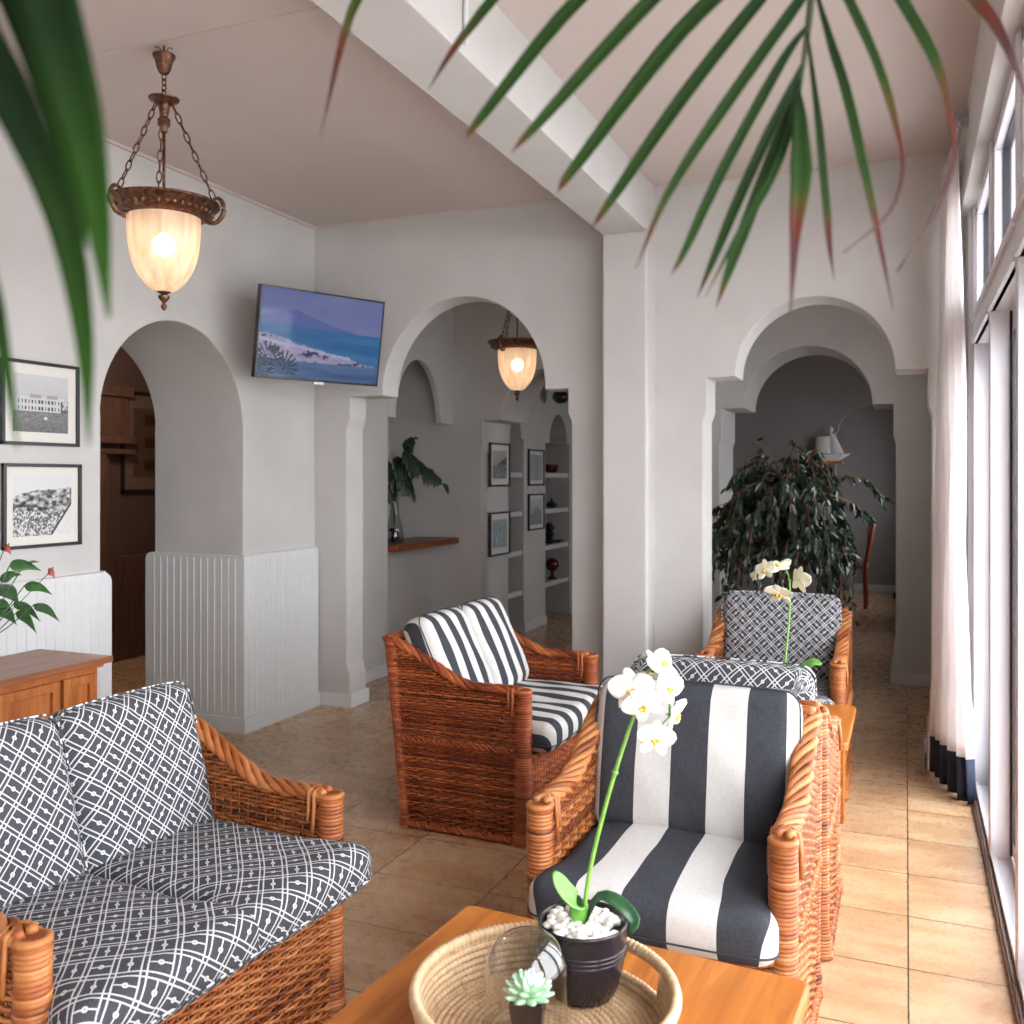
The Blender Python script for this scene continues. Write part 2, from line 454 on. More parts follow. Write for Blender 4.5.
# window wall: lintel, end pier
struct(MB().box(.233, .62, -3.2, 5.0, 2.62, H).build('wall_right', PLASTER, bevel=.005))
struct(MB().box(.262, .62, 4.80, 5.0, 0, 2.62).build('wall_right_pier', PLASTER, bevel=.004))
# hall behind
struct(MB().box(-3.5, -3.41, 5.19, 5.95, 0, H).build('wall_hall_left', PLASTER, bevel=.006))
n = 30
P = [(5.95, 1.835), (6.066, 1.835)] + [(6.427 - .361 * math.cos(PI * k / n), 1.835 + .46 * math.sin(PI * k / n)) for k in range(1, n)] + [(6.788, 1.835), (7.0, 1.835), (7.0, H), (5.95, H)]
struct(MB().prism(P, 'X', -3.46, -3.41).build('wall_hall_lintel', PLASTER, bevel=.005))
struct(MB().box(-3.66, -3.6, 5.19, 7.0, 0, .87).build('wall_hall_counter_base', PLASTER))
struct(MB().box(-4.02, -3.98, 5.19, 7.0, 0, H).build('wall_alcove_left', PLASTER))
oD1 = arch_pts(-3.14, -2.02, 1.86, -2.98, -2.18, .40, step=.015)
oD2 = arch_pts(-1.236, -.08, 1.905, -1.079, -.215, .425, step=.015)
struct(MB().prism(wall_poly(-4.0, .62, [oD1, oD2]), 'Y', 7.0, 7.57).build('wall_hall_back', PLASTER, bevel=.007))
# hall right wall with window opening
m = MB(); m.box(.3, .75, 5.25, 5.45, 0, H); m.box(.3, .75, 6.35, 7.0, 0, H); m.box(.3, .75, 5.45, 6.35, 0, .9); m.box(.3, .75, 5.45, 6.35, 2.2, H)
struct(m.build('wall_hall_right', PLASTER))
# far room
def niche(y0, y1, zs, a0, a1_, rz):
    return [(y0, 0), (y0, zs), (a0, zs)] + [((a0 + a1_) / 2 - (a1_ - a0) / 2 * math.cos(PI * k / 20), zs + rz * math.sin(PI * k / 20)) for k in range(1, 20)] + [(a1_, zs), (y1, zs), (y1, 0)]
P = wall_poly(7.57, 12.6, [niche(7.66, 8.04, 1.75, 7.72, 7.98, .2), niche(8.6, 9.32, 1.74, 8.72, 9.24, .29)])
struct(MB().prism(P, 'X', -3.5, -3.2).build('wall_far_left', PLASTER, bevel=.005))
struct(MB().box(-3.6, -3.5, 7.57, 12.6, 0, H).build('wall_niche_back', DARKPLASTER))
oG = arch_pts(-.62, 0.02, 1.84, -.60, 0.0, .23, step=0)
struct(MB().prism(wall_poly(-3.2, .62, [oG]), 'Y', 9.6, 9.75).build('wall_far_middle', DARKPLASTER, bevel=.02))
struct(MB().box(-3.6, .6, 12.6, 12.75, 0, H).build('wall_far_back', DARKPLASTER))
m = MB(); m.box(.3, .75, 7.57, 8.2, 0, H); m.box(.3, .75, 8.95, 10.8, 0, H); m.box(.3, .75, 11.8, 12.6, 0, H); m.box(.3, .75, 8.2, 8.95, 0, .9); m.box(.3, .75, 8.2, 8.95, 2.1, H); m.box(.3, .75, 10.8, 11.8, 0, .9); m.box(.3, .75, 10.8, 11.8, 2.1, H)
struct(m.build('wall_far_right', DARKPLASTER))  # window openings added on the unseen side to brighten the far room
# brown side room behind the left arch
m = MB(); m.box(-5.9, -5.6, 1.6, 6.6, 0, H); struct(m.build('wall_side_room', BROWN))
struct(MB().box(-5.9, -4.0, 1.5, 1.6, 0, H).build('wall_side_room_front', BROWN))
struct(MB().box(-5.9, -4.02, 6.6, 6.7, 0, H).build('wall_side_room_back', BROWN))
struct(MB().box(-5.6, -4.0, 1.6, 6.6, 2.55, 2.60).build('ceiling_side_room', BROWN))
m = MB()
m.box(-5.6, -5.52, 4.4, 5.72, 2.02, 2.10); m.box(-5.6, -5.56, 4.4, 5.70, 1.72, 2.02); m.box(-5.6, -5.50, 4.4, 5.72, 1.66, 1.72); m.box(-5.6, -5.50, 4.4, 5.72, 1.58, 1.62)
struct(m.build('trim_2', DARKW, bevel=.006))
m = MB(); m.box(-5.6, -5.5, 5.28, 5.42, 0, 1.6); m.box(-5.6, -5.55, 5.2, 5.5, 0, 1.6); m.box(-5.6, -5.55, 5.5, 6.6, 0, .8)
struct(m.build('trim_3', DARKW, bevel=.006))
m = MB()
for k in range(4): m.box(-5.6, -4.0, 4.3 + .5 * k, 4.42 + .5 * k, 2.38, 2.55)
struct(m.build('trim_4', DARKW, bevel=.01))

l = bpy.data.lights.new('side_room_fill', 'POINT'); l.energy = 12; l.color = (1, .8, .62); l.shadow_soft_size = .12  # unseen point light added to brighten the brown side room
lo = bpy.data.objects.new('side_room_fill', l); C.objects.link(lo); lo.location = (-4.75, 4.75, 2.2)
# baseboards
def baseboard(name, boxes):
    m = MB()
    for b in boxes: m.box(*b, 0, .085)
    struct(m.build(name, WHITE, bevel=.005))
baseboard('baseboard_back_left', [(-3.34, -3.118, 4.985, 5.0), (-3.13, -3.113, 4.985, 5.2), (-1.728 - .017, -1.728, 4.985, 5.2), (-1.728, -1.478, 4.985, 5.0)])
baseboard('baseboard_pilaster', [(-1.493, -1.478, 4.81, 5.0), (-1.493, -1.221, 4.81, 4.825), (-1.236, -1.221, 4.81, 5.0), (-1.236, -.963, 4.985, 5.0)])
baseboard('baseboard_back_right', [(-.963, -.946, 4.985, 5.265), (.081, .098, 4.985, 5.265), (.081, .262, 4.985, 5.0)])
baseboard('baseboard_hall', [(-3.41, -3.395, 5.19, 5.95), (-3.6, -3.14, 6.985, 7.0), (-3.14, -3.123, 6.985, 7.585), (-2.037, -2.02, 6.985, 7.585), (-2.02, -1.236, 6.985, 7.0), (-1.236, -1.219, 6.985, 7.585), (-.097, -.08, 6.985, 7.585), (-.08, .3, 6.985, 7.0)])
baseboard('baseboard_far', [(-3.2, -3.185, 8.04, 8.6), (-3.2, -3.185, 9.32, 9.6), (-3.5, -3.485, 8.6, 9.32), (-.6, .3, 12.585, 12.6)])

# wainscot with beads and rounded top corners
def rounded(s0, s1, z1, r0, r1):
    P = [(s0, 0)]
    P += [(s0 + r0 - r0 * math.cos(a), z1 - r0 + r0 * math.sin(a)) for a in np.linspace(0, PI / 2, 7)] if r0 else [(s0, z1)]
    P += [(s1 - r1 + r1 * math.sin(a), z1 - r1 + r1 * math.cos(a)) for a in np.linspace(0, PI / 2, 7)] if r1 else [(s1, z1)]
    return P + [(s1, 0)]
def beads(m, axis, at, out, s0, s1, z1):
    k = s0 + .045
    while k < s1 - .02:
        if axis == 'X': m.tube([(at, k, .10), (at, k, z1 - .02)], .0042, 6)
        else: m.tube([(k, at, .10), (k, at, z1 - .02)], .0042, 6)
        k += .0475
m = MB(); m.prism(rounded(4.303, 4.985, .975, 0, .03), 'X', -3.38, -3.345); beads(m, 'X', -3.345, 1, 4.268, 4.985, .975); m.box(-3.345, -3.33, 4.268, 4.985, 0, .085)
struct(m.build('trim_wainscot_arch_side', WAINS, bevel=.004))
m = MB(); m.prism(rounded(-4.04, -3.345, .975, .04, 0), 'Y', 4.268, 4.303); beads(m, 'Y', 4.268, 1, -4.02, -3.345, .975); m.box(-4.04, -3.33, 4.255, 4.268, 0, .085)
struct(m.build('trim_wainscot_jamb', WAINS, bevel=.004))
m = MB(); m.prism(rounded(-3.2, 3.328, .975, 0, .05), 'X', -3.38, -3.345); beads(m, 'X', -3.345, 1, .5, 3.31, .975); m.prism(rounded(-4.04, -3.381, .975, .04, 0), 'Y', 3.293, 3.328)
m.box(-3.345, -3.33, -3.2, 3.328, 0, .085)
struct(m.build('trim_wainscot_left', WHITE, bevel=.006))
# ceiling batten, cornice lines, conduit, hook
struct(MB().box(-3.38, -1.478, 2.655, 2.672, 2.944, 2.951).build('trim_ceiling_batten', CEIL))
m = MB(); m.box(-3.38, -3.365, -3.2, 5.0, 2.935, 2.951); m.box(-3.38, -1.478, 4.987, 5.0, 2.94, 2.951); m.box(-1.236, .233, 4.99, 5.0, 2.942, 2.951)
struct(m.build('trim_cornice', CEIL))
tag(MB().tube([(-1.228, 2.61, 2.95), (-1.228, 2.61, 2.71)], .008, 8).build('cable_conduit', WHITE, smooth=True), 'thin vertical cable conduit running down the side of the ceiling beam', 'conduit')
tag(MB().tube([(-1.55, 3.05, 2.95), (-1.55, 3.05, 2.92), (-1.53, 3.04, 2.905), (-1.51, 3.04, 2.915)], .004, 6).build('ceiling_hook', BRONZE, smooth=True), 'tiny dark hook in the ceiling beside the beam', 'hook')

# ------------------------------------------------------------------ window wall joinery
ZT0, ZT1, ZTOP = 2.0, 2.13, 2.62
posts = [4.74, 3.84, 2.92, 2.0, 1.08, .16, -.76, -1.68, -2.6, -3.2]
for i in range(len(posts) - 1):
    y1, y0 = posts[i], posts[i + 1]
    fr = MB()
    fr.box(.28, .345, y1, y1 + .062, .03, ZTOP)                      # post
    fr.box(.28, .40, y0 + .062, y1, ZT0, ZT1); fr.box(.268, .29, y0 + .062, y1, ZT1 - .035, ZT1 - .01); fr.box(.27, .30, y0 + .062, y1, ZT0, ZT0 + .03)
    fr.box(.29, .37, y0 + .062, y1, ZTOP - .05, ZTOP); fr.box(.29, .37, y0 + .062, y1, ZT1, ZT1 + .045)
    fr.box(.29, .37, y0 + .062, y0 + .10, ZT1, ZTOP); fr.box(.29, .37, y1 - .04, y1, ZT1, ZTOP)
    win = struct(fr.build(f'window_{i+1}', FRAMEW, bevel=.004))
    g = MB(); g.box(.328, .332, y0 + .09, y1 - .03, ZT1 + .03, ZTOP - .03); g.build('transom_pane', GLASS, win)
    gk = MB()
    for (a, b, c, d) in ((y0 + .10, y0 + .106, ZT1 + .045, ZTOP - .05), (y1 - .046, y1 - .04, ZT1 + .045, ZTOP - .05)): gk.box(.318, .345, a, b, c, d)
    gk.box(.318, .345, y0 + .1, y1 - .04, ZT1 + .045, ZT1 + .05); gk.box(.318, .345, y0 + .1, y1 - .04, ZTOP - .056, ZTOP - .05)
    gk.build('gasket', RUBBER, win)
    lf = MB(); xl = .352
    lf.box(xl, xl + .04, y0 + .05, y0 + .115, .045, ZT0); lf.box(xl, xl + .04, y1 - .055, y1 + .01, .045, ZT0)
    lf.box(xl, xl + .04, y0 + .115, y1 - .055, .045, .115); lf.box(xl, xl + .04, y0 + .115, y1 - .055, ZT0 - .08, ZT0)
    door = struct(lf.build(f'door_{i+1}', FRAMEW, bevel=.004))
    MB().box(xl + .018, xl + .022, y0 + .11, y1 - .05, .11, ZT0 - .07).build('glass_pane', GLASS, door)
    gk = MB()
    gk.box(xl - .002, xl + .03, y0 + .115, y0 + .123, .115, ZT0 - .08); gk.box(xl - .002, xl + .03, y1 - .063, y1 - .055, .115, ZT0 - .08)
    gk.box(xl - .002, xl + .03, y0 + .115, y1 - .055, .115, .121); gk.box(xl - .002, xl + .03, y0 + .115, y1 - .055, ZT0 - .086, ZT0 - .08)
    gk.box(xl - .008, xl, y1 - .002, y1 + .004, .045, ZT0)
    gk.build('gasket', RUBBER, door)
m = MB(); m.box(.283, .42, -3.2, 4.8, 0, .032); m.box(.283, .30, -3.2, 4.8, .03, .042); m.box(.345, .35, -3.2, 4.8, .03, .05)
struct(m.build('trim_sill', FRAMEW, bevel=.003))
m = MB(); m.box(.262, .283, -3.2, 4.8, 0, .022); m.box(.268, .274, -3.2, 4.8, .02, .03)
struct(m.build('trim_sill_track', ALU, bevel=.002))

# curtain on its rail
rail = thing('curtain_rail', 'short metal curtain rail bracketed under the ceiling above the window', 'curtain rail', (.2, 4.5, 2.84))
MB().tube([(0, -.25, 0), (0, .45, 0)], .009, 8).build('rod', CHROME, rail, smooth=True)
m = MB(); m.box(-.012, .033, -.22, -.20, -.012, .02); m.box(-.02, .033, -.235, -.185, .018, .05)
m.build('bracket', CHROME, rail)
MB().box(-.012, .033, .38, .40, -.012, .02).build('bracket', CHROME, rail)
cur = thing('curtain', 'cream linen curtain with a navy hem gathered at the far end of the glass doors', 'curtain', (0, 0, 0))
def curtain(z0, z1, nz):
    G = []
    for iz in range(nz + 1):
        z = z0 + (z1 - z0) * iz / nz; t = (z - .03) / 2.8
        A = np.array([.105 + .06 * t, 4.93 - .03 * t]); B = np.array([.25 - .05 * t, 4.50 - .02 * t])
        d = B - A; L = np.linalg.norm(d); nrm = np.array([-d[1], d[0]]) / L
        row = []
        for k in range(91):
            s = k / 90; am = .022 * (1 - .45 * t) + (.008 if z < .4 else 0)
            o = am * math.sin(s * PI * 2 * 5.5 + .5 * math.sin(z * 2) ) + .006 * math.sin(s * 61 + z * 3)
            p = A + d * (s + .01 * math.sin(z * 3 + s * 9)) + nrm * o
            row.append((p[0], p[1], z - (.03 * s if z < .2 else 0)))
        G.append(row)
    return G
for nm, z0, z1, nz, mt in (('curtain_panel', .20, 2.826, 40, CURTAIN), ('hem_band', .04, .20, 4, NAVY)):
    o = MB().grid(curtain(z0, z1, nz)).build(nm, mt, cur, smooth=True)
    so = o.modifiers.new('s', 'SOLIDIFY'); so.thickness = .0025
    if nm == 'hem_band': o['label'] = 'navy blue hem'

# ------------------------------------------------------------------ wicker furniture
def zprof(y):           # arm / side top profile, y from -.30 (front) to .30 (back)
    t = min(1, max(0, (y + .10) / .36)); t = .35 * t + .65 * t * t * (3 - 2 * t)
    return .582 + .155 * t
def weave(m, A, B, z0, ztop, pz=.0104, st=.030, amp=.0046, r=.0046):
    A = np.array(A); B = np.array(B); L = np.linalg.norm(B - A); d = (B - A) / L; nrm = np.array([-d[1], d[0]])
    ns = max(2, round(L / st)); st = L / ns; per = 2
    S = np.linspace(0, L, ns * per + 1)
    zt = np.array([ztop(A + d * s) if callable(ztop) else ztop for s in S])
    row = 0; z = z0
    while z < zt.max() - .006:
        ok = np.where(zt > z + .004)[0]
        if len(ok) > 2:
            i0, i1 = ok[0], ok[-1]
            s = S[i0:i1 + 1]; ph = (row % 2) * PI
            off = amp * np.cos(s / st * PI + ph)
            jit = random.gauss(0, .0006)
            zz = z + jit + np.random.RandomState(row).normal(0, .0006, len(s))
            Pp = np.stack([A[0] + d[0] * s + nrm[0] * off, A[1] + d[1] * s + nrm[1] * off, zz], 1)
            m.tube(Pp, r, 6, tone=min(1, max(0, random.gauss(.5, .27))), flat=.98)
        z += pz; row += 1
    for k in range(ns + 1):
        s = k * st; p = A + d * s; zk = ztop(p) if callable(ztop) else ztop
        m.tube([(p[0], p[1], z0), (p[0], p[1], zk)], .0032, 4, tone=.3)
def braid(m, path, rx, rz, sr, pitch=.075, n=3, seg=7, lat=(1, 0, 0)):
    path = np.asarray(path, float)
    sl = np.concatenate([[0], np.cumsum(np.linalg.norm(np.diff(path, axis=0), axis=1))])
    N = max(8, int(sl[-1] / .011)); q = np.linspace(0, sl[-1], N)
    P = np.stack([np.interp(q, sl, path[:, i]) for i in range(3)], 1)
    T = np.gradient(P, axis=0); T /= np.linalg.norm(T, axis=1, keepdims=True)
    lat = np.array(lat, float); Bn = np.cross(T, lat); Bn /= np.linalg.norm(Bn, axis=1, keepdims=True)
    for k in range(n):
        ph = q / pitch * 2 * PI + 2 * PI * k / n
        m.tube(P + rx * np.cos(ph)[:, None] * lat + rz * np.sin(ph)[:, None] * Bn, sr, seg, tone=min(1, max(0, random.gauss(.6, .2))))
def post(m, x, y, z1, r=.033):
    prof, tone = [], []
    k = 0; z = 0
    while z < z1 - .012:
        t = min(1, max(0, random.gauss(.52, .2))); rr = r + .010 * max(0, 1 - z / .10) + random.gauss(0, .0004)
        for q, dr in ((.0, -.0035), (.0022, -.0008), (.0049, .0008), (.0076, -.0008)):
            prof.append((rr + dr, z + q)); tone.append(t)
        z += .0098
    prof += [(r + .002, z), (r + .002, z + .008), (r - .006, z + .013), (r - .012, z + .010), (.002, z + .009)]; tone += [.55, .75, .8, .3, .15]
    m.lathe(prof, 22, (x, y, 0), tone=tone)

CACHE = {}
def part(key, name, make, mat, root, **k):
    if key in CACHE:
        o = bpy.data.objects.new(name, CACHE[key]); C.objects.link(o); o.parent = root; return o
    m = make()
    for v in m.v:                       # the sides splay: narrower and shallower at the floor
        dn = np.clip(1 - v[:, 2] / .75, 0, 1)
        v[:, 1] -= .07 * dn * np.clip(v[:, 1], 0, 1) / .25
    o = m.build(name, mat, root, **k); CACHE[key] = o.data; return o

def cushion(hx, hy, hz, puff, tee=0, seedv=0, r=.04, nx=28, ny=28):
    """flat cushion in local xy, UVs unfolded from the top"""
    rs = np.random.RandomState(seedv); ph = rs.uniform(0, 6, 6)
    b = MB(); r = min(r, hz * .95)
    import itertools
    def surf(p):
        p = np.array(p, float); inner = np.array([hx - r, hy - r, hz - r])
        q = np.clip(p, -inner, inner); d = p - q; l = np.linalg.norm(d)
        v = q + d / l * r if l > 1e-9 else q
        x, y, z = v
        fx, fy = max(0, 1 - (x / hx) ** 2), max(0, 1 - (y / hy) ** 2)
        z += math.copysign(1, z) * puff * (fx ** .6) * (fy ** .6) * min(1, abs(z) / (hz * .6))
        bul = 1 - (z / (hz + puff)) ** 2
        x += math.copysign(.008, x) * bul * fy ** .5 if abs(x) > hx * .8 else 0
        y += math.copysign(.012, y) * bul * fx ** .5 if abs(y) > hy * .8 else 0
        w = .0022 * math.sin(x * 19 + ph[0]) * math.sin(y * 23 + ph[1]) + .0012 * math.sin(x * 47 + y * 31 + ph[2])
        z += w * (1 if z > 0 else 0)
        dx, dy = max(0, abs(v[0]) - (hx - r)), max(0, abs(v[1]) - (hy - r)); s_ = math.hypot(dx, dy)
        if v[2] > hz - r: ln = r * math.atan2(s_, v[2] - (hz - r))
        elif v[2] > -(hz - r): ln = r * PI / 2 + (hz - r - v[2])
        else: ln = r * PI / 2 + 2 * (hz - r) + r * math.atan2(-(hz - r) - v[2], max(s_, 1e-9))
        a, c = q[0], q[1]
        if s_ > 1e-7: a += math.copysign(ln * dx / s_, x); c += math.copysign(ln * dy / s_, y)
        if tee:
            t = min(1, max(0, (-y - hy * .35) / (hy * .6))); t = t * t * (3 - 2 * t)
            x *= 1 + tee / hx * t
        return (x, y, z), (a, c)
    def lin(h, n_):                       # denser near the edges
        e = np.linspace(0, r, 6) ; mid = np.linspace(-h + r, h - r, n_)
        return np.concatenate([-h + e[:-1], mid, (h - e[:-1])[::-1]])
    xs, ys = lin(hx, nx), lin(hy, ny); zs = np.concatenate([np.linspace(-hz, hz, 12)])
    for ax, (a, c_) in ((2, (xs, ys)), (1, (xs, zs)), (0, (ys, zs))):
        for sg in (-1, 1):
            G, UVv = [], []
            for p in a:
                row, ru = [], []
                for q in c_:
                    pt = {2: (p, q, sg * hz), 1: (p, sg * hy, q), 0: (sg * hx, p, q)}[ax]
                    v, uv = surf(pt); row.append(v); ru.append(uv)
                G.append(row); UVv.append(ru)
            b.grid(G, uv=UVv)
    return b
def piping(hx, hy, z, tee=0, r=.0032, rc=.035, dz=0):
    P = []
    for (cx, cy, a0) in ((hx - rc, hy - rc, 0), (-hx + rc, hy - rc, PI / 2), (-hx + rc, -hy + rc, PI), (hx - rc, -hy + rc, 1.5 * PI)):
        for a in np.linspace(a0, a0 + PI / 2, 6): P.append((cx + rc * math.cos(a), cy + rc * math.sin(a), z))
    Q = []
    for i in range(len(P)):
        a, b_ = np.array(P[i]), np.array(P[(i + 1) % len(P)]); L = np.linalg.norm(b_ - a); k = max(1, int(L / .03))
        for j in range(k): Q.append(a + (b_ - a) * j / k)
    out = []
    for x, y, zz in Q:
        fy, fx = max(0, 1 - (y / hy) ** 2), max(0, 1 - (x / hx) ** 2)
        if abs(x) > hx * .95: x += math.copysign(.007, x) * fy ** .5
        if abs(y) > hy * .95: y += math.copysign(.010, y) * fx ** .5
        if tee:
            t = min(1, max(0, (-y - hy * .35) / (hy * .6))); t = t * t * (3 - 2 * t); x *= 1 + tee / hx * t
        out.append((x, y, zz))
    return MB().tube(out, r, 6, closed=True)

def weld(o):
    import bmesh
    bm = bmesh.new(); bm.from_mesh(o.data); bmesh.ops.remove_doubles(bm, verts=bm.verts, dist=.0004)
    bmesh.ops.recalc_face_normals(bm, faces=bm.faces); bm.to_mesh(bm and o.data); bm.free(); o.data.shade_smooth(); return o

def make_seat(name, label, cat, loc, rz, W, ncush, fabric, wick, seedk, group, cthick=.06, lean=14, cushtop=.835, pipe=PIPE, backfwd=0, dz=0, sfwd=0, tee2=.026):
    """W = distance between front post centres; faces local -Y; origin at floor centre"""
    root = thing(name, label, cat, loc, rz, group); hw = W / 2; key = (round(W, 3), wick.name)
    kw = dict(tone=True, smooth=True)
    for sx in (-1, 1):
        def side():
            m = MB(); yo = lambda p: zprof(p[1]) - .006
            weave(m, (sx * (hw + .019), -.285), (sx * (hw + .019), .26), .012, yo)
            weave(m, (sx * (hw - .019), -.285), (sx * (hw - .019), .235), .30, yo)
            return m
        part(key + ('side', sx), 'side_panel', side, wick, root, **kw)
        def rl():
            m = MB(); ys = np.linspace(-.29, .265, 30)
            braid(m, [(sx * hw, y, zprof(y) + .002) for y in ys], .022, .009, .0105, .21, 5)
            return m
        part(key + ('rail', sx), 'arm_rail', rl, wick, root, **kw)
        def wrap():
            m = MB()
            for j, yy in enumerate((-.268, -.252)):
                x = sx * hw
                m.tube([(x + .036, yy, .49 + .03 * j), (x + .035, yy - .004, .55), (x + .029, yy, .592), (x, yy, .606), (x - .029, yy, .592), (x - .035, yy - .004, .55), (x - .036, yy, .49 + .03 * j)], .0055, 7, tone=.7)
            return m
        part(key + ('wrap', sx), 'rail_binding', wrap, wick, root, **kw)
        part(key + ('post', sx), 'front_post', lambda: (lambda m: (post(m, sx * hw, -.30, .585), m)[1])(MB()), wick, root, **kw)
        part(key + ('bpost', sx), 'back_post', lambda: (lambda m: (post(m, sx * (hw + .004), .245, .735, .029), m)[1])(MB()), wick, root, **kw)
        for zz, rr in ((.355, .0075), (.018, .009)):
            part(key + ('band', sx, zz), 'side_braid', lambda: (lambda m: (braid(m, [(sx * (hw + .027), y, zz) for y in np.linspace(-.27, .25, 12)], .006, .009, rr, .05, 2, 6), m)[1])(MB()), wick, root, **kw)
    def back():
        m = MB(); weave(m, (-hw, .262), (hw, .262), .012, .74); return m
    part(key + ('back',), 'back_panel', back, wick, root, **kw)
    def brl():
        m = MB(); braid(m, [(x, .255, .745) for x in np.linspace(-hw - .01, hw + .01, 30)], .020, .010, .0105, .21, 5, lat=(0, 1, 0)); return m
    part(key + ('brail',), 'back_rail', brl, wick, root, **kw)
    for zz, rr in ((.355, .0075), (.018, .009)):
        part(key + ('bbraid', zz), 'back_braid', lambda: (lambda m: (braid(m, [(x, .272, zz) for x in np.linspace(-hw, hw, 20)], .006, .009, rr, .05, 2, 6, lat=(0, 1, 0)), m)[1])(MB()), wick, root, **kw)
    def front():
        m = MB(); weave(m, (-hw + .02, -.315), (hw - .02, -.315), .012, .325)
        braid(m, [(x, -.322, .322) for x in np.linspace(-hw + .02, hw - .02, 20)], .006, .009, .009, .06, 2, 6, lat=(0, 1, 0))
        braid(m, [(x, -.322, .018) for x in np.linspace(-hw + .02, hw - .02, 20)], .006, .009, .009, .06, 2, 6, lat=(0, 1, 0))
        return m
    part(key + ('front',), 'front_panel', front, wick, root, **kw)
    part(key + ('base',), 'seat_base', lambda: MB().box(-hw + .03, hw - .03, -.31, .22, .29, .322), DARKWICK, root)
    cw = (W - .062) / ncush
    for i in range(ncush):
        cx = (i - (ncush - 1) / 2) * cw
        o = weld(cushion(cw / 2 - .003, .30, .056, .014, .030 if ncush == 1 else tee2, seedk + i).build('seat_cushion', fabric, root, smooth=True))
        o.location = (cx, -.105 - sfwd, .384 + dz)
        p = piping(cw / 2 - .003, .30, -.026, .030 if ncush == 1 else tee2, r=.0024).build('piping', pipe, o, smooth=True)
        bw = (W - .03) / ncush
        hb = .205
        o = weld(cushion(bw / 2 - .002, hb, .062, .02, 0, seedk + 10 + i, r=.05).build('back_cushion', fabric, root, smooth=True))
        th = math.radians(90 - lean)
        # cushion local y -> up, local z -> front (-Y)
        o.location = ((i - (ncush - 1) / 2) * bw, .13 - backfwd, cushtop - hb * math.sin(th) - .012)
        o.rotation_euler = (th, 0, 0)
        piping(bw / 2 - .002, hb, .038, r=.0024).build('piping', pipe, o, smooth=True)
    return root
G1, G2 = 'wicker armchairs', 'wicker loveseats'
_lp = Mat('printed_piping', (.3, .3, .3), .8); _lp.col(_lp.ramp(_lp.noise(75, _lp.coord(), 0), [(.49, (.04, .042, .05)), (.51, (.66, .66, .67))])); LPIPE = _lp.m
make_seat('armchair', 'wicker armchair with wide grey and white stripes behind the coffee table', 'armchair', (-.545, 2.525, 0), math.radians(-1), .59, 1, STRIPE_W, WICK, 1, G1, lean=12, cushtop=.825)
p2 = make_seat('armchair', 'wicker armchair with lattice-print cushions turned away, back to back with the wide-striped armchair', 'armchair', (-.53, 3.10, 0), PI, .585, 1, LATTICE, WICK, 5, G1, lean=6, pipe=LPIPE, cushtop=.84)
p3 = copy_tree(p2); p3.location = (-.567, 4.70, 0); p3.rotation_euler = (0, 0, math.radians(0))
p3['label'] = 'wicker armchair with lattice-print cushions facing the viewer in front of the ficus'
make_seat('loveseat', 'two-seat wicker sofa with grey and white lattice-print cushions in the foreground', 'sofa', (-1.40 - .30, 1.69, 0), math.radians(86), .86, 2, LATTICE, WICK, 20, G2, lean=16, pipe=LPIPE, dz=.042, sfwd=.028, tee2=.045, backfwd=-.035)
s2 = make_seat('loveseat', 'reddish two-seat wicker sofa with narrow striped cushions in the middle of the room', 'sofa', (-1.665, 3.80, 0), math.radians(89), .80, 2, STRIPE_N, WICKRED, 30, G2, lean=24, cushtop=.83, backfwd=.035, dz=.02)
s2.scale = (1, 1.06, 1)

# ------------------------------------------------------------------ tables
def rrect(hx, hy, r, n=6):
    P = []
    for cx, cy, a0 in ((hx - r, hy - r, 0), (-hx + r, hy - r, PI / 2), (-hx + r, -hy + r, PI), (hx - r, -hy + r, 1.5 * PI)):
        P += [(cx + r * math.cos(a), cy + r * math.sin(a)) for a in np.linspace(a0, a0 + PI / 2, n)]
    return P
def table(label, loc, rz, hx, hy, h=.45):
    t = thing('coffee_table', label, 'table', loc, rz, 'wooden coffee tables')
    MB().prism(rrect(hx, hy, .02), 'Z', h - .032, h).build('tabletop', HONEY, t, bevel=.006)
    m = MB(); a, b = hx - .07, hy - .07
    m.box(-a, a, -b, -b + .02, h - .10, h - .032); m.box(-a, a, b - .02, b, h - .10, h - .032); m.box(-a, -a + .02, -b, b, h - .10, h - .032); m.box(a - .02, a, -b, b, h - .10, h - .032)
    m.build('apron', HONEY, t, bevel=.003)
    for sx in (-1, 1):
        for sy in (-1, 1):
            MB().box(sx * a - .028, sx * a + .028, sy * b - .028, sy * b + .028, 0, h - .032).build('leg', HONEY, t, bevel=.004)
    return t
table('honey-coloured wooden coffee table in the foreground, carrying the round woven tray', (-.572, 1.38, 0), math.radians(-4), .370, .53)
table('small wooden coffee table between the two lattice-print armchairs', (-.505, 3.88, 0), 0, .315, .30, .46)

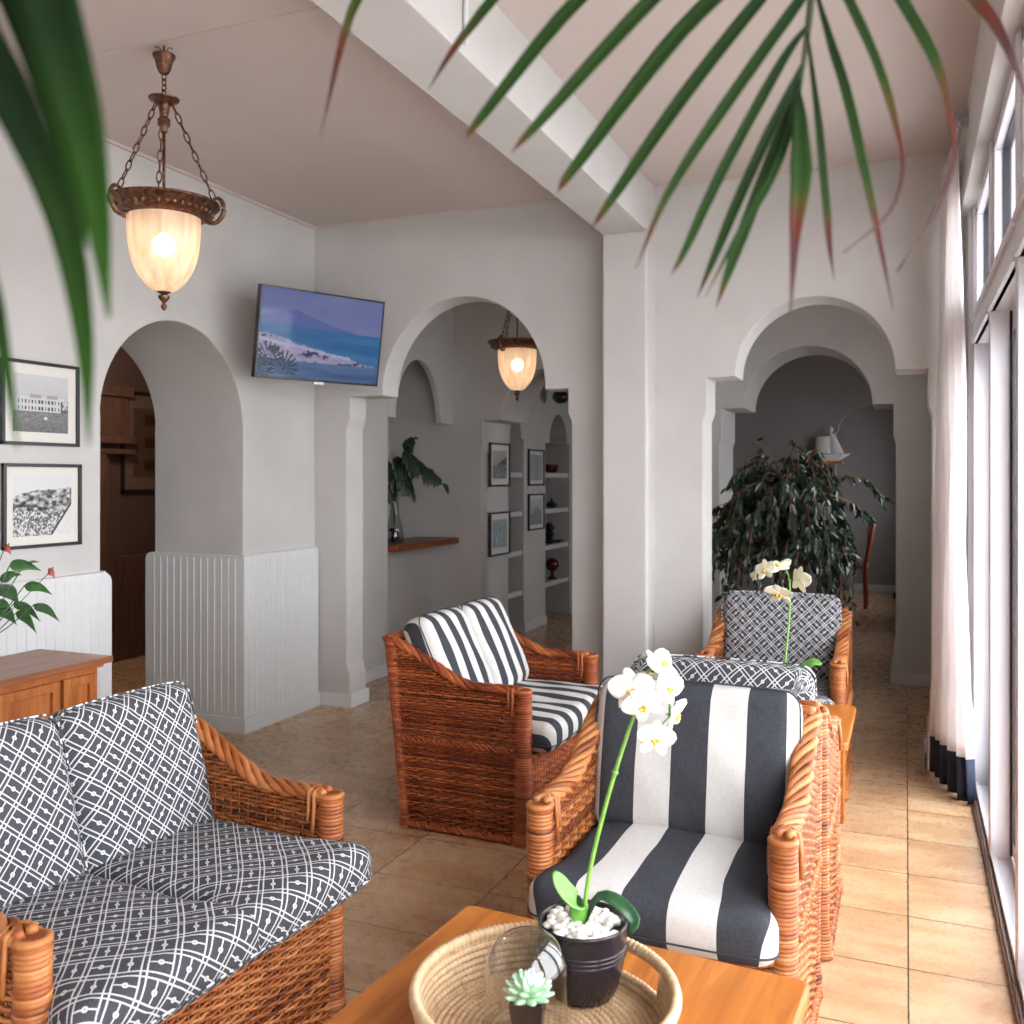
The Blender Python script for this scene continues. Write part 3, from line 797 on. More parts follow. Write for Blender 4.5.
# ------------------------------------------------------------------ tray
TC = (-.565, 1.515); TZ = .451
TSC = .965
tray = thing('woven_tray', 'round coiled straw tray with cut-out handles on the foreground coffee table', 'tray', (TC[0], TC[1], TZ), math.radians(58))
def coil(m, R_, z, rr, a0=0, a1=2 * PI, st=.0105, fz=1.0, tonev=.5):
    """coil ring with stitches as ridges"""
    L = R_ * (a1 - a0); ns = max(6, int(L / st)); N = ns * 3
    closed = abs(a1 - a0 - 2 * PI) < 1e-6
    A = np.linspace(a0, a1, N, endpoint=not closed)
    rad = rr * (1 + .20 * np.cos(np.arange(N) * 2 * PI / 3))
    P = np.stack([R_ * np.cos(A), R_ * np.sin(A), np.full(N, z)], 1)
    th = np.arange(8) * PI / 4
    Nn = np.stack([np.cos(A), np.sin(A), 0 * A], 1)
    V = P[:, None, :] + rad[:, None, None] * (np.cos(th)[None, :, None] * Nn[:, None, :] + fz * np.sin(th)[None, :, None] * np.array([0, 0, 1.0]))
    F = []
    for i in range(N if closed else N - 1):
        j = (i + 1) % N
        for k in range(8): F.append((i * 8 + k, i * 8 + (k + 1) % 8, j * 8 + (k + 1) % 8, j * 8 + k))
    if not closed: F += [tuple(range(8)), tuple((N - 1) * 8 + k for k in range(8))]
    tn = np.repeat(np.clip(tonev + np.random.normal(0, .10, N // 3 + 1), 0, 1), 3)[:N]
    m.add(V.reshape(-1, 3), F, np.repeat(tn[:, None], 8, 0).reshape(-1, 1) * np.ones((1, 3)))
np.random.seed(3)
m = MB(); m.lathe([(.21, .001), (.21, .006)], 40, tone=.25)
for k in range(17): coil(m, .010 + k * .0122, .0075, .0066, tonev=.45 + .12 * ((k % 3) == 0))
m.build('tray_base', BASKET, tray, tone=True, smooth=True)
m = MB()
hh = math.radians(21)
for k in range(7):
    R_ = .212 + .0022 * k; z = .010 + k * .0115
    if k < 3: coil(m, R_, z, .0068, tonev=.62)
    elif k < 6:
        coil(m, R_, z, .0068, hh, PI - hh, tonev=.62); coil(m, R_, z, .0068, PI + hh, 2 * PI - hh, tonev=.62)
m.build('tray_wall', BASKET, tray, tone=True, smooth=True)
m = MB(); coil(m, .2275, .086, .0085, fz=1.35, st=.011, tonev=.72); coil(m, .2265, .076, .0062, hh, PI - hh, tonev=.65); coil(m, .2265, .076, .0062, PI + hh, 2 * PI - hh, tonev=.65)
for a in (hh, PI - hh, PI + hh, 2 * PI - hh):
    m.tube([(.2185 * math.cos(a), .2185 * math.sin(a), .038), (.226 * math.cos(a), .226 * math.sin(a), .082)], .008, 8, tone=.7)
m.build('rim', BASKET, tray, tone=True, smooth=True)
tray.scale = (TSC, TSC, 1)
ZT = TZ + .0155

# ------------------------------------------------------------------ orchids
def petal_grid(L, Wd, cup=.15, n=8, w=6, tip=1.2, curl=0):
    G = []
    for i in range(n + 1):
        t = i / n; hwid = Wd * (math.sin(PI * min(1, t * .93 + .03)) ** .62) * (1 - .12 * t)
        row = []
        for j in range(w + 1):
            s = (j / w - .5) * 2
            row.append((s * hwid, t * L, cup * L * (t * t * .6) * (-1 if curl else 1) - .18 * hwid * s * s + .03 * L * math.sin(t * 5 + s * 3)))
        G.append(row)
    return np.array(G)
def place(G, M):
    a, b = G.shape[:2]; Q = G.reshape(-1, 3) @ np.array(M.to_3x3()).T + np.array(M.translation)
    return Q.reshape(a, b, 3)
def flower(parent, pos, face, roll, size, pm=PETAL):
    """face: direction the flower looks"""
    f = Vector(face).normalized(); q = f.to_track_quat('Z', 'Y').to_matrix().to_4x4()
    base = Matrix.Translation(pos) @ q @ Matrix.Rotation(roll, 4, 'Z')
    m = MB()
    for k, (ang, L, Wd, cup) in enumerate(((PI / 2, 1.0, .34, .05), (PI * .88, 1.08, .58, .16), (PI * .12, 1.08, .58, .16), (PI * 1.28, 1.0, .34, -.02), (PI * 1.72, 1.0, .34, -.02))):
        M = base @ Matrix.Rotation(ang - PI / 2 + U(-.08, .08), 4, 'Z') @ Matrix.Translation((0, 0, .002 if k in (1, 2) else -.001)) @ Matrix.Rotation(U(-.12, .12), 4, 'X')
        m.grid(place(petal_grid(L * size, Wd * size, cup + U(-.06, .08)), M))
    o = m.build('flower', pm, parent, smooth=True)
    s = o.modifiers.new('s', 'SOLIDIFY'); s.thickness = .0008
    c = MB()
    for sx in (-1, 1):
        c.tube([tuple(base @ Vector((sx * .02 * size, -.02 * size, .05 * size))), tuple(base @ Vector((sx * .17 * size, -.05 * size, .20 * size))), tuple(base @ Vector((sx * .14 * size, .08 * size, .26 * size)))], [.10 * size, .08 * size, .03 * size], 8)
    c.tube([tuple(base @ Vector((0, 0, 0))), tuple(base @ Vector((0, -.18 * size, .18 * size))), tuple(base @ Vector((0, -.34 * size, .10 * size)))], [.07 * size, .12 * size, .04 * size], 8)
    oc = c.build('flower_centre', LIP, o, smooth=True); oc['label'] = 'yellow flower centre'
    return o
def leaf_strip(P, Ws, nrm, fold=.25, w=6, name='leaf', mat=DEEP, parent=None, thick=.0015, build=True, tf=None):
    P = np.array(P, float); T = np.gradient(P, axis=0); T /= np.linalg.norm(T, axis=1, keepdims=True)
    nrm = np.array(nrm, float); S = np.cross(T, nrm); S /= np.linalg.norm(S, axis=1, keepdims=True); Nn = np.cross(S, T)
    G, UVv = [], []
    for i in range(len(P)):
        row, ru = [], []
        for j in range(w + 1):
            s = (j / w - .5) * 2
            row.append(P[i] + S[i] * s * Ws[i] + Nn[i] * fold * abs(s) * Ws[i]); ru.append((s, i / (len(P) - 1) if tf is None else (i / (len(P) - 1) / tf * .78 if i / (len(P) - 1) < tf else .78 + (i / (len(P) - 1) - tf) / (1 - tf) * .22)))
        G.append(row); UVv.append(ru)
    m = MB().grid(G, uv=UVv)
    if not build: return m
    o = m.build(name, mat, parent, smooth=True); s = o.modifiers.new('s', 'SOLIDIFY'); s.thickness = thick
    return o
def bez(pts, n=20):
    pts = np.array(pts, float); t0 = np.linspace(0, 1, len(pts)); out = []
    # Catmull-Rom
    E = np.vstack([2 * pts[0] - pts[1], pts, 2 * pts[-1] - pts[-2]]); m_ = len(pts) - 1
    for k in range(n + 1):
        u = k / n * m_; i = min(int(u), m_ - 1); t = u - i; a, b, c, d = E[i:i + 4]
        out.append(.5 * (2 * b + (c - a) * t + (2 * a - 5 * b + 4 * c - d) * t * t + (3 * b - a - 3 * c + d) * t ** 3))
    return np.array(out)

CAMR = Vector((math.cos(math.radians(22.42)), math.sin(math.radians(22.42)), 0)); CAMF = Vector((-math.sin(math.radians(22.42)), math.cos(math.radians(22.42)), 0))
def un(u, v, d):        # point at image column/row and depth, in world
    l = (u - 512) / 955 * d
    return Vector((CAMF.x * d + CAMR.x * l, CAMF.y * d + CAMR.y * l, 1.4 - (v - 478) / 955 * d))
def orchid(label, loc, stem_pts, flowers, pm, leaves, smk, group):
    r = thing('potted_orchid', label, 'orchid', loc, 0, group)
    L = Vector(loc)
    pr = [(.050, 0), (.056, .002), (.064, .02), (.073, .05), (.078, .08), (.080, .105), (.080, .128), (.0815, .131), (.079, .134), (.075, .131), (.074, .118)]
    pot = MB(); nseg = 60; pot.lathe(pr + [(.001, .116)], nseg, capbot=True)
    V = pot.v[0]; rad = np.linalg.norm(V[:, :2], axis=1); ang = np.arctan2(V[:, 1], V[:, 0])
    rib = 1 + .018 * np.cos(ang * 20) * np.clip(1 - V[:, 2] / .055, 0, 1); V[:, 0] *= rib; V[:, 1] *= rib
    p = pot.build('pot', POTBLK, r, smooth=True)
    rg = MB()
    for z in (.078, .086, .094): rg.lathe([(.0772 + (z - .078) * .1, z - .002), (.0795 + (z - .078) * .1, z), (.0772 + (z - .078) * .1, z + .002)], 48, captop=False, capbot=False)
    rg.build('pot_ridge', POTBLK, p, smooth=True)
    pb = MB()
    for k in range(130):
        a = U(0, 2 * PI); q = .068 * math.sqrt(R()); s = U(.007, .0115)
        pb.ball((q * math.cos(a), q * math.sin(a), .120 + U(0, .008)), s, 7, (1, U(.7, 1), U(.6, .85)))
    o = pb.build('pebbles', PEBBLE, r, smooth=True); o['kind'] = 'stuff'
    S = bez([Vector(q) - L for q in stem_pts], 40)
    st = MB().tube(S, np.linspace(.0045, .0022, len(S)), 8)
    for k in (12, 20, 27): st.ball(S[k], .0062, 7)
    st.build('stem', STEMG, r, smooth=True)
    for pts, wd, mt in leaves:
        Q = bez([Vector(q) - L for q in pts], 12); t = np.linspace(0, 1, 13)
        leaf_strip(Q, wd * np.sin(PI * np.clip(t * .92 + .06, 0, 1)) ** .6, (-.2, -.3, 1), .18, 6, 'leaf', mt, r, .002)
    ped = MB()
    for pos, face, roll, size in flowers:
        pl = Vector(pos) - L; flower(r, pl, face, roll, size, pm)
        i = int(np.argmin(np.linalg.norm(S - np.array(pl), axis=1))); b = Vector(face).normalized()
        ped.tube([S[i], tuple((Vector(S[i]) + pl) / 2 - b * .012), tuple(pl - b * .003)], .0014, 5)
    ped.build('flower_stalks', STEMG, r, smooth=True)
    return r
ol = (-.543, 1.652, ZT)
sb = Vector((ol[0], ol[1], ZT + .12))
tocam = (-.1, -1, .05)
d0 = 1.735
cd = lambda a, b, c: tuple(CAMR * a + CAMF * -b + Vector((0, 0, c)))
orchid('tall white orchid in a black pot on the woven tray', ol,
       [sb, un(590, 870, d0), un(607, 800, d0), un(627, 735, d0 - .01), un(640, 700, d0), un(648, 672, d0), un(660, 668, d0), un(668, 690, d0 - .02), un(670, 716, d0 - .03)],
       [(un(632, 690, d0 - .04), cd(-.25, 1, .05), .2, .040), (un(655, 739, d0 - .05), cd(.05, 1, -.1), -.1, .034),
        (un(643, 706, d0 - .06), cd(-.2, .9, -.35), .5, .036), (un(662, 664, d0 - .01), cd(.5, .5, .75), .3, .036),
        (un(668, 688, d0 - .03), cd(.75, .65, .1), -.3, .036), (un(675, 716, d0 - .03), cd(.85, .5, -.2), .4, .034), (un(660, 676, d0 + .03), cd(.1, -.3, .9), 0, .032)],
       PETAL,
       [([sb, un(577, 905, d0 - .02), un(563, 888, d0 - .02), un(554, 872, d0 - .02)], .021, BRIGHT),
        ([sb, un(598, 897, d0), un(618, 902, d0 - .02), un(634, 920, d0 - .04), un(630, 934, d0 - .05)], .014, DEEP),
        ([sb, un(575, 900, d0 + .05), un(560, 902, d0 + .06)], .012, DEEP)], 0, 'potted white orchids')
o2 = (-.445, 3.88, .461)
D2 = 3.79
sb2 = Vector((o2[0], o2[1], .461 + .12))
orchid('cream-flowered orchid on the small table between the lattice-print armchairs', o2,
       [sb2, un(785, 665, D2), un(789, 620, D2), un(790, 590, D2), un(787, 572, D2), un(778, 565, D2), un(766, 567, D2), un(756, 574, D2)],
       [(un(800, 580, D2 - .05), cd(.8, -.3, .1), .2, .054), (un(779, 594, D2 - .05), cd(-.4, .5, -.5), -.1, .054),
        (un(778, 566, D2 - .03), cd(-.2, .3, .9), .5, .052), (un(765, 570, D2 - .03), cd(-.8, .6, .3), .3, .045), (un(754, 576, D2), cd(-.9, .2, .1), .3, .022)],
       PETALC,
       [([sb2, un(800, 672, D2 - .04), un(812, 663, D2 - .05), un(822, 664, D2 - .06)], .034, BRIGHT),
        ([sb2, un(775, 675, D2), un(760, 680, D2)], .02, DEEP)], 0, 'potted white orchids')

# ------------------------------------------------------------------ succulent under glass dome
cl = (-.592, 1.500)
sx_, sy_ = cl[0] + .004, cl[1] - .002
su = thing('potted_succulent', 'small pale green succulent in a square black pot under the glass dome', 'succulent', (sx_, sy_, ZT), math.radians(12))
m = MB()
def frus(m, a0, a1, z0, z1):
    m.add([(-a0, -a0, z0), (a0, -a0, z0), (a0, a0, z0), (-a0, a0, z0), (-a1, -a1, z1), (a1, -a1, z1), (a1, a1, z1), (-a1, a1, z1)], [(0, 3, 2, 1), (4, 5, 6, 7), (0, 1, 5, 4), (1, 2, 6, 5), (2, 3, 7, 6), (3, 0, 4, 7)])
V0 = [(.022, 0), (.029, .058), (.026, .058), (.025, .050)]
m.add([(s1 * a, s2 * a, z) for a, z in V0 for s1, s2 in ((-1, -1), (1, -1), (1, 1), (-1, 1))],
      [(0, 3, 2, 1)] + [(k * 4 + i, k * 4 + (i + 1) % 4, (k + 1) * 4 + (i + 1) % 4, (k + 1) * 4 + i) for k in range(3) for i in range(4)] + [(12, 13, 14, 15)])
m.build('pot', POTBLK, su, bevel=.0008)
MB().box(-.0245, .0245, -.0245, .0245, .045, .0535).build('soil', POTSOIL, su)
m = MB()
for ring_, (nn, el, Ls) in enumerate(((10, 4, .044), (9, 22, .042), (8, 42, .037), (6, 62, .030), (4, 80, .022))):
    for k in range(nn):
        a = 2 * PI * k / nn + ring_ * .37 + U(-.06, .06); e = math.radians(el)
        d = np.array([math.cos(a) * math.cos(e), math.sin(a) * math.cos(e), math.sin(e)])
        t = np.linspace(.05, 1, 8); P_ = d[None] * (t * Ls)[:, None] + np.array([0, 0, .060 + ring_ * .0015])
        P_[:, 2] += .006 * t ** 2
        m.tube(P_, .0080 * np.sin(PI * np.clip(t * .78 + .12, 0, 1)) ** .8 * (Ls / .036) ** .4 + .0004, 8, flat=.55)
m.build('rosette', SUCC, su, smooth=True)
dome = MB()
pr = [(.070, 0), (.070, .10)] + [(.070 * math.cos(a), .10 + .070 * math.sin(a)) for a in np.linspace(.08, PI / 2 - .02, 16)]
dome.lathe(pr, 56, capbot=False, captop=True); dome.lathe([(.068, 0), (.0715, 0), (.0715, .003), (.070, .004)], 56, captop=False, capbot=False)
dm = dome.build('glass_dome', CLOCHE, None, smooth=True, loc=(cl[0], cl[1], ZT + .0005)); tag(dm, 'clear glass dome covering the succulent on the woven tray', 'cloche')

# ------------------------------------------------------------------ pendant lamps
def pendant(label, loc, total=.0, rodlen=.31):
    """origin at the ceiling; z down negative"""
    r = thing('pendant_lamp', label, 'lamp', loc, 0, 'bronze pendant lamps with bowl-shaped glass shades')
    zr = -.575 - total                                   # ring level
    m = MB(); m.lathe([(.006, -.105), (.016, -.10), (.024, -.085), (.030, -.06), (.036, -.045), (.040, -.040), (.040, -.034), (.030, -.030), (.006, -.030)], 24)
    m.tube([(0, 0, -.035), (0, 0, 0)], .004, 8)
    for a in (.4, 2.2, 4): m.tube([(.0, 0, -.03), (.012 * math.cos(a), .012 * math.sin(a), -.015), (.02 * math.cos(a), .02 * math.sin(a), -.006), (.03 * math.cos(a), .03 * math.sin(a), -.012)], .0022, 5)
    m.build('ceiling_cup', BRONZE, r, smooth=True, auto=40)
    z2 = -.20 - total
    m = MB()
    def link(m, p, q, ax, wv=.008, rr=.0022):
        p, q = Vector(p), Vector(q); d = (q - p); L = d.length; d.normalize(); s = Vector(ax).cross(d).normalized()
        c = (p + q) / 2; m.tube([tuple(c + d * (L * .62 * math.cos(t)) + s * wv * math.sin(t)) for t in np.linspace(0, 2 * PI, 14, endpoint=False)], rr, 5, closed=True)
    nl = max(3, int((.10 + total) / .024)); za, zb = -.102, z2 + .02
    for k in range(nl): link(m, (0, 0, za + (zb - za) * k / nl), (0, 0, za + (zb - za) * (k + 1) / nl), (1, 0, 0) if k % 2 else (0, 1, 0), .009, .0028)
    m.build('top_chain', BRONZE, r, smooth=True)
    m = MB(); m.lathe([(.004, z2 - .115), (.012, z2 - .11), (.013, z2 - .095), (.022, z2 - .085), (.022, z2 - .065), (.012, z2 - .055), (.016, z2 - .045), (.020, z2 - .02), (.034, z2 - .004), (.052, z2 + .004), (.054, z2 + .010), (.036, z2 + .014), (.016, z2 + .024), (.004, z2 + .028)], 26)
    m.build('hub', BRONZE, r, smooth=True, auto=40)
    MB().tube([(0, 0, z2 - .11), (0, 0, zr)], .0055, 10).build('rod', BRONZE, r, smooth=True)
    m = MB()
    m.lathe([(.128, zr - .045), (.150, zr - .038), (.168, zr - .022), (.184, zr - .004), (.194, zr + .004), (.194, zr + .012), (.180, zr + .014), (.120, zr + .016), (.02, zr + .018), (.02, zr + .012), (.125, zr + .006), (.128, zr - .02)], 60, close=True)
    for k in range(40):
        a = 2 * PI * k / 40; m.ball((.166 * math.cos(a), .166 * math.sin(a), zr - .021), .0085, 6, (1, 1, 1.2))
    m.build('rim_ring', BRONZE, r, smooth=True, auto=50)
    for k in range(3):
        a = math.radians(20 + 120 * k); ca, sa = math.cos(a), math.sin(a)
        sp = [(.150, -.055), (.170, -.064), (.195, -.058), (.213, -.035), (.217, -.005), (.208, .018), (.192, .026), (.178, .018), (.178, .004)]
        h = bez([(q * ca, q * sa, zr + z) for q, z in sp], 24)
        MB().tube(h, np.interp(np.linspace(0, 1, len(h)), [0, .4, 1], [.006, .010, .004]), 8).build('scroll_hook', BRONZE, r, smooth=True)
        p0 = Vector((.03 * ca, .03 * sa, z2 - .01)); p1 = Vector((.183 * ca, .183 * sa, zr + .02)); n_ = 10; m = MB()
        for j in range(n_):
            link(m, p0.lerp(p1, j / n_), p0.lerp(p1, (j + 1) / n_), (-sa, ca, 0) if j % 2 else (ca, sa, .3), .0085, .0026)
        m.build('chain', BRONZE, r, smooth=True)
    pr = [(.126, zr - .03)] + [(.126 * (1 - t ** 3.0) ** .58, zr - .03 - .285 * t) for t in np.linspace(.08, .995, 22)]
    g = MB(); g.lathe(pr, 48, captop=False, capbot=False); g.build('glass_shade', SHADE, r, smooth=True)
    zb = zr - .312
    m = MB(); m.lathe([(.004, zb - .062), (.009, zb - .055), (.011, zb - .045), (.005, zb - .036), (.012, zb - .028), (.020, zb - .018), (.020, zb - .010), (.010, zb - .004), (.024, zb + .002), (.026, zb + .008), (.004, zb + .012)], 20)
    m.build('finial', BRONZE, r, smooth=True, auto=40)
    MB().ball((0, 0, zr - .14), .032, 12, (1, 1, 1.35)).build('bulb', BULB, r, smooth=True)
    l = bpy.data.lights.new('lamp_light', 'POINT'); l.energy = .38; l.color = (1, .74, .50); l.shadow_soft_size = .04
    lo = bpy.data.objects.new('lamp_light', l); C.objects.link(lo); lo.parent = r; lo.location = (0, 0, zr - .14)
    return r
pendant('lit bronze pendant lamp with cream glass bowl in front of the left archway', (-2.46, 2.69, H))
pendant('lit bronze pendant lamp seen through the second arch, beyond the television', (-2.335, 5.75, H), .10)

# ------------------------------------------------------------------ television
TVW, TVH = .77, .482
tv = thing('television', 'wall-mounted flat television showing a blue seaside view in the room corner', 'television', (-2.975, 4.432, 1.925))
ax = Vector((.42, .90, 0)).normalized()            # along the width (left edge -> right edge), seen from the room
nh = Vector((ax.y, -ax.x, 0))                      # horizontal screen normal
ta = math.radians(9)
nrm = (nh * math.cos(ta) - Vector((0, 0, 1)) * math.sin(ta)).normalized()
upv = ax.cross(nrm) * -1
if upv.z < 0: upv = -upv
Mt = Matrix((ax, upv, nrm)).transposed().to_4x4(); Mt.translation = upv * (TVH / 2)
MB().box(-TVW / 2, TVW / 2, -TVH / 2, TVH / 2, -.035, 0).xf(Mt).build('casing', BLACK, tv, bevel=.004)
m = MB(); b = .009
m.box(-TVW / 2, TVW / 2, -TVH / 2, -TVH / 2 + b * 1.3, 0, .005); m.box(-TVW / 2, TVW / 2, TVH / 2 - b, TVH / 2, 0, .005); m.box(-TVW / 2, -TVW / 2 + b, -TVH / 2, TVH / 2, 0, .005); m.box(TVW / 2 - b, TVW / 2, -TVH / 2, TVH / 2, 0, .005)
m.xf(Mt).build('bezel', BLACK, tv, bevel=.001)
def vnoise(seed=0):
    rs = np.random.RandomState(seed); T = rs.rand(64, 64)
    def f(x, y, o=4):
        x = np.asarray(x, float); y = np.asarray(y, float); r_ = 0; a = 1; s_ = 0
        for k in range(o):
            xi, yi = np.floor(x).astype(int), np.floor(y).astype(int); fx, fy = x - xi, y - yi
            fx = fx * fx * (3 - 2 * fx); fy = fy * fy * (3 - 2 * fy)
            g = lambda i, j: T[(xi + i) % 64, (yi + j) % 64]
            r_ = r_ + a * ((g(0, 0) * (1 - fx) + g(1, 0) * fx) * (1 - fy) + (g(0, 1) * (1 - fx) + g(1, 1) * fx) * fy); s_ += a
            x, y, a = x * 2 + 7, y * 2 + 3, a * .5
        return r_ / s_
    return f
def picture_grid(w_, h_, nx, ny, fn, z=.0, pk=.72):
    x = np.linspace(0, 1, nx); y = np.linspace(0, 1, ny); Xg, Yg = np.meshgrid(x, y, indexing='ij')
    G = np.stack([(Xg - .5) * w_, (Yg - .5) * h_, np.full_like(Xg, z)], -1)
    col = np.clip(fn(Xg, Yg), 0, 1)
    if col.ndim == 2: col = np.repeat(col[..., None], 3, -1)
    return MB().grid(G, tone=(col * pk).reshape(-1, 3))
def sea(x, y):
    n = vnoise(4); c = np.zeros(x.shape + (3,))
    sky = np.stack([.16 + .10 * n(x * 5, y * 5), .19 + .10 * n(x * 5, y * 5), .46 + .05 * n(x * 4, y * 4)], -1)
    c[:] = sky
    mt = y < .78 - .22 * np.abs(x - .28) * 1.6 + .06 * (n(x * 8, y * 0 + 1) - .5)
    c[mt] = (sky * np.array([.62, .72, .95]))[mt]
    se = y < .60 - .02 * x
    g = n(x * 3, y * 20)[..., None]
    c[se] = (np.array([.03, .13, .36]) * (1 - g) + np.array([.08, .26, .52]) * g)[se]
    rk = (y < .50 - .30 * x + .05 * (n(x * 14, y * 14) - .5)) & (y > .22 - .1 * x)
    g = n(x * 22, y * 26)[..., None]; k = (np.array([.20, .18, .34]) * (1 - g) + np.array([.62, .58, .80]) * g); k[(g[..., 0] < .36)] = (.05, .05, .14); c[rk] = k[rk]
    fo = (np.abs(y - (.43 - .20 * x)) < .03 * n(x * 18, y * 4)) & (x < .75); c[fo] = (.55, .55, .78)
    pool = (y < .22 - .1 * x) | ((y < .2) & (x > .3)); g = n(x * 6, y * 16)[..., None]
    c[pool] = (np.array([.05, .09, .26]) * (1 - g) + np.array([.16, .28, .48]) * g)[pool]
    for cx, cy, rr in ((.08, .20, .20), (.20, .12, .20), (.02, .08, .18)):
        dx, dy = (x - cx) * 1.68, y - cy; d = np.hypot(dx, dy); a = np.arctan2(dy, dx)
        sp = (np.abs(np.sin(a * 9 + 1.3 * cx * 10)) > .55 + .35 * d / rr) & (d < rr) & (dy > -.08)
        c[sp] = (.035, .055, .08)
    return c
picture_grid(TVW - 2 * b, TVH - 2 * b, 190, 112, sea, .002, 1.0).xf(Mt).build('screen', SCREEN, tv, tone=True)
m = MB(); m.box(-.03, .03, -TVH / 2 - .012, -TVH / 2, -.02, .004); m.xf(Mt).build('status_light_bar', CHROME, tv)
m = MB(); c0 = upv * (TVH * .5)
m.tube([tuple(c0 - nrm * .035), (-.16, .14, .26), (-.32, .46, .26)], .016, 8)
m.box(-.40, -.30, .50, .557, .16, .36)
m.build('mount_arm', BLACK, tv)

# ------------------------------------------------------------------ pictures
def framed(label, loc, rz, w_, h_, fn, matw=.045, fw=.014, group=None, frame_mat=BLACK, nx=110, ny=96, cat='picture'):
    r = thing('framed_picture', label, cat, loc, rz, group)      # faces local -Y, centre at loc
    M = Matrix(((1, 0, 0, 0), (0, 0, -1, 0), (0, 1, 0, 0), (0, 0, 0, 1)))
    m = MB(); a, c = w_ / 2, h_ / 2
    m.box(-a, a, -c, -c + fw, -.0, .018); m.box(-a, a, c - fw, c, 0, .018); m.box(-a, -a + fw, -c, c, 0, .018); m.box(a - fw, a, -c, c, 0, .018)
    m.xf(M).build('frame', frame_mat, r, bevel=.0015)
    MB().box(-a + fw, a - fw, -c + fw, c - fw, .001, .006).xf(M).build('mat_board', BOARD, r)
    picture_grid(w_ - 2 * fw - 2 * matw, h_ - 2 * fw - 2 * matw, nx, ny, fn, .0075).xf(M).build('print', PRINT, r, tone=True)
    return r
def pic_house(x, y):
    n = vnoise(9); c = .62 + .14 * y + .06 * n(x * 4, y * 4)
    gr = y < .36; c = np.where(gr, .20 + .45 * n(x * 30, y * 45) * (.5 + y), c)
    hs = (y > .36) & (y < .62) & (x > .06) & (x < .95); c = np.where(hs, .80, c)
    rf = (y >= .60) & (y < .66) & (((x > .3) & (x < .5)) | ((x > .60) & (x < .80))); c = np.where(rf, .55, c)
    for yy in (.42, .53):
        for k in range(14):
            xx = .10 + k * .06
            w = (np.abs(x - xx) < (.018 if k in (6, 7, 9, 10) else .010)) & (np.abs(y - yy) < .032); c = np.where(w, .13, c)
    tr = (x > .86) & (y > .36) & (y < .55 + .1 * n(x * 20, y * 20)) & (n(x * 25, y * 25) > .45); c = np.where(tr, .25, c)
    c = np.where(np.hypot(x - .58, (y - .25) * 1.3) < .03, .95, c); return np.clip(c, 0, 1) ** 1.6
def pic_crowd(x, y):
    n = vnoise(12); n1 = n(x * 16, y * 20, 5)
    hill = y < .66 + .10 * np.sin(x * 3) + .25 * np.clip(x - .55, 0, 1) + .08 * (n(x * 7, 0 * y) - .5)
    c = np.where(hill, np.clip((n1 - .30) * 1.9, .02, .85), .85)
    cr = (y < .42) & hill; c = np.where(cr, np.where(n(x * 60, y * 34, 2) > .52, .85, .12 + .2 * n1), c)
    sd = (y < (x - .66) * 1.5); c = np.where(sd, .82 + .1 * n1, c)
    ed = np.abs(y - ((x - .66) * 1.5 + .03)) < .03; c = np.where(ed & (x > .62), .06, c); return np.clip(c, 0, 1) ** 1.4
def pic_coast(x, y):
    n = vnoise(15); c = .60 + .15 * n(x * 4, y * 4)
    h_ = (y < .48 + .45 * np.clip(x - .25, 0, 1)) ; c = np.where(h_, .10 + .45 * n(x * 12, y * 14), c)
    c = np.where((y < .45) & (n(x * 16, y * 20) > .5), .55, c); return c ** 1.5
def pic_pale(x, y):
    n = vnoise(18); return .48 + .12 * n(x * 26, y * 3) - .2 * np.exp(-((x - .5) ** 2) * 30) * n(x * 14, y * 30)
def pic_figs(x, y):
    n = vnoise(21); c = .42 + .2 * n(x * 4, y * 4); f = (n(x * 16, y * 4) > .55) & (y < .6) & (y > .2); c = np.where(f, .75, c); c = np.where((n(x * 20, y * 8) < .38) & (y < .7), .12, c)
    return np.stack([c * .8, c * .95, c], -1)
def pic_trees(x, y):
    n = vnoise(25); c = .55 + .1 * y; t = y < .7 - .6 * np.abs(x - .6) + .3 * (n(x * 12, y * 0) - .5); return np.where(t, .12 + .5 * n(x * 18, y * 18), c)
RX = math.radians(90)
PG = 'black-framed black and white photographs'
framed('black-framed old photograph of a long white house, upper picture left of the round archway', (-3.375, 2.963, 1.712), RX, .39, .352, pic_house, .042, group=PG)
framed('black-framed old photograph of a crowd on a hillside, lower picture left of the round archway', (-3.375, 2.972, 1.284), RX, .395, .352, pic_crowd, .036, group=PG)
framed('black-framed coast photograph, upper picture on the jamb beyond the second arch', (-3.135, 7.315, 1.51), RX, .42, .36, pic_coast, .05, group=PG, nx=60, ny=50)
framed('black-framed bluish print of figures, lower picture on the jamb beyond the second arch', (-3.135, 7.315, .937), RX, .42, .36, pic_figs, .05, group=PG, nx=60, ny=50)
framed('small black-framed pale print, upper picture between the two shelf niches', (-3.195, 8.32, 1.497), RX, .40, .335, pic_pale, .035, group=PG, nx=60, ny=50)
framed('small black-framed print of pale trees, lower picture between the two shelf niches', (-3.195, 8.32, 1.085), RX, .40, .335, pic_trees, .035, group=PG, nx=60, ny=50)
framed('large dark-framed picture hanging in the brown side room behind the round archway', (-5.595, 6.05, 1.68), RX, .80, .80, lambda x, y: np.stack([.10 + .0 * x, .06 + 0 * x, .045 + 0 * x], -1) + (np.where((np.abs(x - .35) < .12) & (np.abs(((y * 3) % 1) - .5) < .25), -.04, 0))[..., None], .10, .03, frame_mat=BLACK, nx=40, ny=40)
bpy.data.objects['framed_picture.006'].children[1].data.materials[0] = Mat('dim_brown_mat', (.12, .068, .048), .8).m
